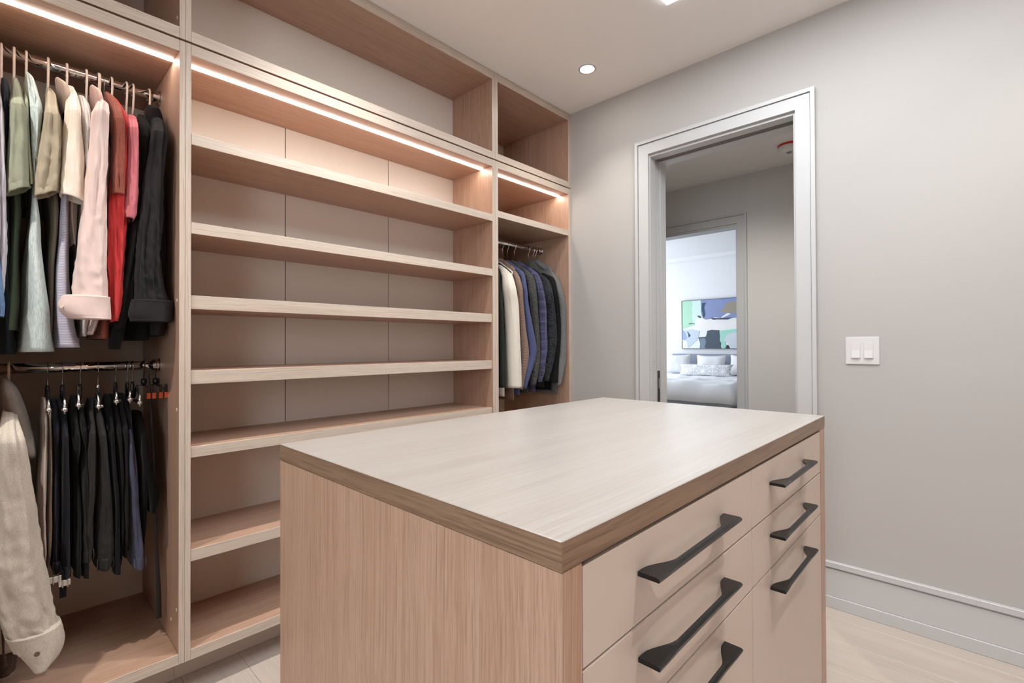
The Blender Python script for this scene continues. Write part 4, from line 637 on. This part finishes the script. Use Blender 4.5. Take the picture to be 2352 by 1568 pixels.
def velvet_hanger(y, label, z=2.151, group='pale velvet hangers on the upper rail', lean=.0, thick=1.0):
    h = thing('hanger', label, 'hanger', (RX, y, z), group)
    pts = []
    r = .0225
    for k in range(15):
        a = math.radians(215 - k * 215 / 14 - 0)
        pts.append((math.cos(a) * r + .0, math.sin(a) * .0 , math.sin(a) * r))
    P = [Vector((p[0], 0, p[2] - .0022)) for p in pts]
    P += [Vector((.0215, lean * .02, -.03)), Vector((.012, lean * .05, -.055)), Vector((.004, lean * .08, -.085)), Vector((.002, lean * .1, -.098))]
    obj('hook', sweep(P, .0034 * thick, 10, up=(0, 1, 0), flat=.8), PALE, h, smooth=True, local=True)
    arms = [Vector((s * a, lean * .1, -.098 - .12 * (a / .2) ** 1.1)) for s, a in [(-1, .15), (-1, .12), (-1, .08), (-1, .04), (0, 0), (1, .04), (1, .07), (1, .10), (1, .12)]]
    obj('shoulder_bar', sweep(arms, .0035, 10, up=(0, 1, 0), flat=1.2), PALE, h, smooth=True, local=True)
    return h
def wire_hanger(y, label, x=RX, z=2.151, mat=STEEL, body=None, group=None, r=.0014, drop=.06, rot=0):
    h = thing('hanger', label, 'hanger', (x, y, z), group); h.rotation_euler = (0, 0, rot)
    P = [Vector((math.cos(math.radians(210 - k * 210 / 12)) * .0195, 0, math.sin(math.radians(210 - k * 210 / 12)) * .0195 - .0012)) for k in range(13)]
    P += [Vector((.010, 0, -.026)), Vector((.001, 0, -.036)), Vector((0, 0, -.036 - drop))]
    obj('hook', sweep(P, r, 8), mat, h, smooth=True, local=True)
    if body:
        arms = [Vector((s * a, 0, -.040 - drop - .12 * (a / .2) ** 1.1)) for s, a in [(-1, .13), (-1, .10), (-1, .06), (0, 0), (1, .05), (1, .08), (1, .10)]]
        obj('shoulder_bar', sweep(arms, [.008, .008, .009, .011, .009, .008, .008], 10), body, h, smooth=True, local=True)
    return h
BODYDEF = .15
def shirt(g, seed, rodx=RX, zr=2.151):
    s = g['sleeve']; z0 = s[0][1]; c = thing(g['n'], g['label'], g['cat'], (rodx, s[min(len(s) - 1, g.get('seam', 0))][2], s[-1][1]))
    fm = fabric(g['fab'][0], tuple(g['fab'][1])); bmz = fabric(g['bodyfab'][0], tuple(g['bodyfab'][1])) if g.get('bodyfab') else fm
    xs = g['xs']; zs = s[g.get('seam', 0)][1]; kind = g['fab'][0]
    wr = {'crumple': .0055, 'crinkle': .006, 'crease': .0055, 'cotton': .0038, 'heather': .0042, 'denim': .005, 'denimblack': .008, 'linen': .007, 'tweed': .003, 'rib': .001, 'pinstripe': .003}.get(kind, .003)
    jk = g['n'] == 'jacket'
    rid = [(zs, .0035, .0016)] if g.get('seam') else []
    if g.get('hem'): rid.append((s[-1][1] + .021, .0018, -.0012))
    obj('sleeve', cloth_tube(s, .062 if jk else .043, seed, n=130, seg=52, wrinkle=wr, pleat=.0042 if wr > .0045 else .002, tilt=g.get('tilt', 0), ridges=rid), fm, c, smooth=True)
    # rear sleeve, mirrored to the back of the bay
    back = [[2 * rodx - a + .03, b, y_, hw] for a, b, y_, hw in s[g.get('seam', 0):]]
    obj('sleeve', cloth_tube(back, .038, seed + 5, n=20, seg=20, wrinkle=wr), fm, c, smooth=True)
    if g.get('body'):
        bd = g['body']; zt = s[0][1] - .01; yn = s[min(1, len(s) - 1)][2]; hb = bd[0][3]
        front = bd[0][0]; top = bd[0][1]
        cxm = (front + rodx * 2 - front) / 2
        rxb = front - rodx
        # shoulders widening below the neck, then the hanging body
        rows = [(rodx, zt - .005, yn, .008), (rodx, zt - .03, yn, .012), (rodx, zs - .01, s[g.get('seam', 0)][2], min(.02, hb))] if zs < zt - .04 else [(rodx, zt, yn, .008)]
        rows += [(rodx, r_[1], r_[2], r_[3]) for r_ in bd if r_[1] < rows[-1][1] - .02]
        rs = []
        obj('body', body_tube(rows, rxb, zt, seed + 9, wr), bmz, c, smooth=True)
    if g.get('tail'): obj('shirt_tail', cloth_tube(g['tail'], .1, seed + 2, n=16, wrinkle=.002), fm, c, smooth=True)
    if g.get('cuff'):
        cf = obj('cuff', cloth_tube(g['cuff'], (.066 if jk else .047), seed + 3, n=22, seg=40, wrinkle=.0014, grow=.0014, up_=.035, taper=False, ridges=[(g['cuff'][0][1] - .004, .002, .001), (g['cuff'][-1][1] + .006, .0015, -.0008)]), fm, c, smooth=True)
        if g.get('button'):
            yb, zb = g['button']; cr = min(g['cuff'], key=lambda q_: abs(q_[1] - zb)); fy = max(-.93, min(.93, (yb - cr[2]) / (cr[3] + .0014)))
            xb = xs + (.066 if jk else .047) * (1 - abs(fy) ** 2.3) ** (1 / 2.3) + .0015
            bt = disc(xb, yb, zb, .0062 if jk else .0048, plain('button_horn', (.10, .07, .05), .3) if jk else plain('button_pearl', (.75, .62, .58), .3), cf, 'button', (1, fy * .8, 0))
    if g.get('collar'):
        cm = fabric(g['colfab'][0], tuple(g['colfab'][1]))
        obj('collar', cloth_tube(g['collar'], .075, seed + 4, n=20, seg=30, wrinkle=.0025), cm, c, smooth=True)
    return c
def body_tube(rows, rxb, ztop, seed, wr, n=56, seg=56):
    rs = interp(rows, n); secs = []; so = Vector((seed * 2.1, seed * .9, seed))
    for (cx, z, yc, hw, t) in rs:
        drop = ztop - z; rx = min(rxb, .05 + 1.55 * max(0, drop)) if drop < .12 else rxb
        hw = max(.004, hw); ring = []
        if yc < 1 and yc > .3: yc = min(yc, .407 - hw)
        if yc > 1.95: yc = min(yc, 2.598 - hw)
        for j in range(seg):
            a = 2 * math.pi * j / seg; ca, sa = math.cos(a), math.sin(a)
            X = math.copysign(abs(ca) ** .72, ca); Y = math.copysign(abs(sa) ** .8, sa)
            w1 = noise.noise(Vector((X * 3.2, Y * .8, z * 2.2)) + so) + .5 * noise.noise(Vector((X * 8, Y, z * 9)) + so)
            env = min(1, t * 4)
            ring.append(Vector((cx + X * (rx + w1 * wr * .6 * env), yc + Y * hw + w1 * min(wr * 2.2, hw * .5) * env * (1 if abs(Y) > .2 else .4), z)))
        secs.append(ring)
    last = secs[-1]; c = sum(last, Vector()) / seg
    for s_, up in ((.97, 0), (.95, .03)): secs.append([c + (p - c) * s_ + Vector((0, 0, up)) for p in last])
    return loft(secs)
HL = {}
for i, g in enumerate(DATA['shirts']):
    shirt(g, 3 + i * 1.37)
    short = g['label'].split(',')[0]
    if g.get('hook') is not None: velvet_hanger(g['hook'], 'pale velvet hanger carrying the ' + ' '.join(short.split()[:8]), group=None, thick=1.35 if g.get('thick') else 1.0)
    if g.get('metalhook') is not None: wire_hanger(g['metalhook'], 'thin steel wire hanger carrying the rust brown t-shirt', drop=.03)
for i, g in enumerate(DATA['jackets']):
    shirt(g, 31 + i * 2.3, zr=1.131)
    if g.get('hook') is not None: velvet_hanger(g['hook'], 'pale velvet hanger carrying the oatmeal linen overshirt on the lower rail', 1.131, None)
# trousers and their slack hangers
for i, t_ in enumerate(DATA['trousers']):
    lg = t_['legs']; c = thing('trousers', t_['label'], 'trousers', (RX, lg[0][-1][2], lg[0][-1][1]))
    fm = fabric('denim' if t_.get('denim') else 'wool', tuple(t_['col']))
    for k, l in enumerate(lg):
        rows = [[-2.215, l[0][1] + .012, l[0][2], l[0][3] * .7]] + [[-2.215, *r_[1:]] for q, r_ in enumerate(l)]
        obj('leg', cloth_tube(rows, .14, 50 + i * 3.1 + k * 1.7, n=100, seg=56, wrinkle=.004, pleat=.0035, sq=2.6, lim=14), fm, c, smooth=True)
    if t_.get('loops') or t_.get('buckle') or t_.get('denim'):
        for k, l in enumerate(lg[:2] if not t_.get('denim') else lg[:1]):
            a = l[-1]; b2 = l[-2]
            wb = [[-2.215, a[1] + .045, (a[2] * .4 + b2[2] * .6), max(a[3], .010) + .002], [-2.215, a[1] + .02, a[2], a[3] + .0025], [-2.215, a[1] - .003, a[2], a[3] + .002]]
            wbo = obj('waistband', cloth_tube(wb, .143, 80 + i + k, n=10, seg=36, wrinkle=.0012, lim=14), fm, c, smooth=True)
            for s_ in (-1, 1):
                yy = a[2] + s_ * (a[3] - .001); xx = -2.082
                obj('belt_loop', sweep([(xx - .012, yy, a[1] + .036), (xx - .004, yy + s_ * .0012, a[1] + .034), (xx - .003, yy + s_ * .0022, a[1] + .016), (xx - .004, yy + s_ * .001, a[1] + .001), (xx - .012, yy, a[1] - .001)], .0016, 6), fm, wbo, smooth=True)
    if t_.get('buckle'):
        for k, l in enumerate(lg[:2]):
            a = l[-1]; y0 = a[2]; zz = a[1] - .012
            bk = box(-2.078, -2.072, y0 - .019, y0 + .012, zz - .010, zz + .010, bev=.002)
            for q in (-.010, .002): box(-2.073, -2.067, y0 + q, y0 + q + .0035, zz - .012, zz + .012, bk, bev=.001)
            obj('buckle', bk, STEEL, c, label='silver metal buckle')
        obj('strap', box(-2.08, -2.076, lg[0][-1][2] + .006, lg[0][-1][2] + .022, lg[0][-1][1] - .075, lg[0][-1][1] + .01), fabric('wool', (.014, .014, .016)), c)
    if t_.get('hook') is not None:
        zr = 1.131; y = t_['hook']; ya = t_['arm']; zt = t_['top']; ch = t_.get('chrome')
        short = ' '.join(t_['label'].split()[:3])
        h = thing('trouser_hanger', ('chrome' if ch else 'black') + ' open ended slack hanger holding the ' + ' '.join(t_['label'].split()[:5]), 'hanger', (RX, y, zr))
        P = [Vector((RX + math.cos(math.radians(210 - k * 210 / 12)) * .0195, y, zr + math.sin(math.radians(210 - k * 210 / 12)) * .0195 - .0012)) for k in range(13)]
        P += [Vector((RX + .013, y, zr - .02)), Vector((RX + .004, y, zr - .035)), Vector((RX, y, zr - .055)), Vector((RX, y, zr - .085))]
        obj('hook', sweep(P, .0016, 8), STEEL, h, smooth=True)
        bmz = STEEL if ch else BLACKP
        obj('neck', sweep([(RX, y, zr - .058), (RX, y, zr - .07), (RX, y, zr - .10), (RX + .01, y + (ya - y) * .2, zr - .115)], [.0045, .0062, .0062, .005], 12), bmz, h, smooth=True)
        obj('arm', sweep([(RX, y, zr - .095), (RX + .05, y + (ya - y) * .45, zr - .112), (RX + .11, y + (ya - y) * .8, zt + .035), (RX + .165, ya, zt + .006), (RX + .17, ya, zt - .028)], [.005, .0042, .0038, .0036, .003], 10), STEEL if ch or i in (2, 5, 6) else BLACKP, h, smooth=True)
        obj('arm_tip', sweep([(RX + .17, ya, zt + .012), (RX + .172, ya, zt - .012), (RX + .172, ya, zt - .033)], [.0037, .0042, .0028], 10), STEEL, h, smooth=True)
        obj('bar', rod((RX - .16, (ya + y) / 2, zt - .02), (RX + .168, (ya + y) / 2, zt - .02), .0055, 14), bmz, h, smooth=True)
        obj('bar_end', rod((RX + .164, ya, zt - .02), (RX + .177, ya, zt - .02), .0075, 16), STEEL, h, smooth=True)
# a black belt strap hanging to near the bay floor
tag(obj('belt', sweep([(-2.20, .372, 1.10), (-2.16, .374, .95), (-2.13, .376, .80), (-2.12, .378, .62), (-2.11, .380, .50), (-2.10, .383, .40), (-2.10, .385, .33), (-2.10, .386, .24)], [.003, .003, .0035, .0045, .005, .006, .008, .008], 8, up=(0, 1, 0), flat=.3), plain('black_leather', (.006, .006, .007), .5)), 'long black belt strap hanging at the right of the lower rail', 'belt')
# clip hangers with orange pads in the corner
OR2 = plain('orange_pad', (.50, .085, .03), .5)
for yy, xx, lab in ((.366, -2.235, 'black clip hanger with two orange pads beside the last trousers'), (.402, -2.20, 'black clip hanger with two orange pads against the side panel')):
    h = thing('clip_hanger', lab, 'hanger', (RX, yy, 1.131))
    P = [Vector((RX + math.cos(math.radians(210 - k * 210 / 12)) * .0195, yy, 1.131 + math.sin(math.radians(210 - k * 210 / 12)) * .0195 - .0012)) for k in range(13)]
    P += [Vector((RX + .01, yy, 1.108)), Vector((RX, yy, 1.095)), Vector((RX, yy, 1.07))]
    obj('hook', sweep(P, .0016, 8), BLACKP, h, smooth=True)
    obj('neck', sweep([(RX, yy, 1.082), (RX, yy, 1.07), (RX, yy, 1.055)], [.008, .010, .006], 10), BLACKP, h, smooth=True)
    obj('wire', sweep([(RX - .13, yy, 1.048), (RX, yy, 1.058), (RX + .13, yy, 1.048)], .002, 8), BLACKP, h)
    for q in (-.008, .008):
        cl = obj('clip', loft([[(RX + .125, yy + q - .003, zq), (RX + .135, yy + q - .003, zq), (RX + .135, yy + q + .003, zq), (RX + .125, yy + q + .003, zq)] for zq in (1.065, 1.035)]), BLACKP, h)
        obj('pad', box(RX + .120, RX + .137, yy + q - .0055, yy + q + .0055, 1.016, 1.037, bev=.001), OR2, cl)
# black garment bag of folded cloth filling the dark corner
# blazers
for i, g in enumerate(DATA['blazers']):
    s = g['sleeve']; c = thing('blazer', g['label'], 'blazer', (-2.204, s[len(s) // 2][2], s[-1][1]))
    fm = fabric(g['fab'][0], tuple(g['fab'][1])); zs = s[g['seam']][1]
    sl = obj('sleeve', cloth_tube(s, .050, 100 + i * 1.9, n=60, seg=40, wrinkle=.0018, pleat=.001, ridges=[(zs, .003, .0016)], sq=2.2), fm, c, smooth=True)
    back = [[2 * -2.204 - a, b, y_, hw * .6] for a, b, y_, hw in s[g['seam']:]]
    obj('sleeve', cloth_tube(back, .035, 130 + i, n=20, seg=20, wrinkle=.002), fm, c, smooth=True)
    ym = s[0][2]; mid = s[len(s) // 2]
    zt = s[0][1]; yb = mid[2]; hwb = .019
    rows = [(-2.204, zt + .01, ym, .010), (-2.204, zt - .03, ym, .014), (-2.204, zs, (ym + yb) / 2, hwb), (-2.204, mid[1], yb, hwb), (-2.204, s[-1][1] + .05, yb - .005, hwb), (-2.204, s[-1][1] - .045 - .01 * (i % 3), yb - .005, hwb)]
    obj('body', body_tube(rows, .165, zt + .01, 160 + i, .002), fm, c, smooth=True)
    for yb_, zb_ in g.get('btn', []):
        disc(s[-2][0] + .034, yb_, zb_, .0055, plain('button_dark', (.02, .018, .016), .25), sl, 'button', (1, -.9, 0))
    wire_hanger(s[0][2], 'chrome hooked wooden hanger carrying the ' + ' '.join(g['label'].split()[:4]), x=-2.204, z=1.861, mat=CHROME, body=plain('hanger_wood', (.35, .20, .11), .4) if i in (1,) else BLACKP, r=.0018, drop=max(.0, 1.861 - .036 - zt - .01))

# ------------------------------------------------------------------ groups of repeats
GR = {'trousers': 'trousers on the lower rail', 'blazer': 'blazers in the corner bay', 'pillow': 'white pillows on the bed', 'trouser_hanger': 'slack hangers on the lower rail',
      'clip_hanger': 'clip hangers in the corner of the lower rail', 'overhead_cabinet': 'open boxes above the bays', 'downlight': 'recessed downlights',
      'shirt': 'shirts on the upper rail', 'jacket': 'jackets on the lower rail', 'smoke_detector': 'ceiling detectors in the hallway', 'wardrobe_bay': 'hanging bays'}
for o in list(C.objects):
    k = o.name.split('.')[0]
    if o.parent is None and o.get('category'):
        if k == 'hanger': o['group'] = 'hangers in the corner bay' if o.location.y > 1 else ('pale velvet hangers' if 'velvet' in o['label'] else 'wire hangers')
        elif k in GR: o['group'] = GR[k]
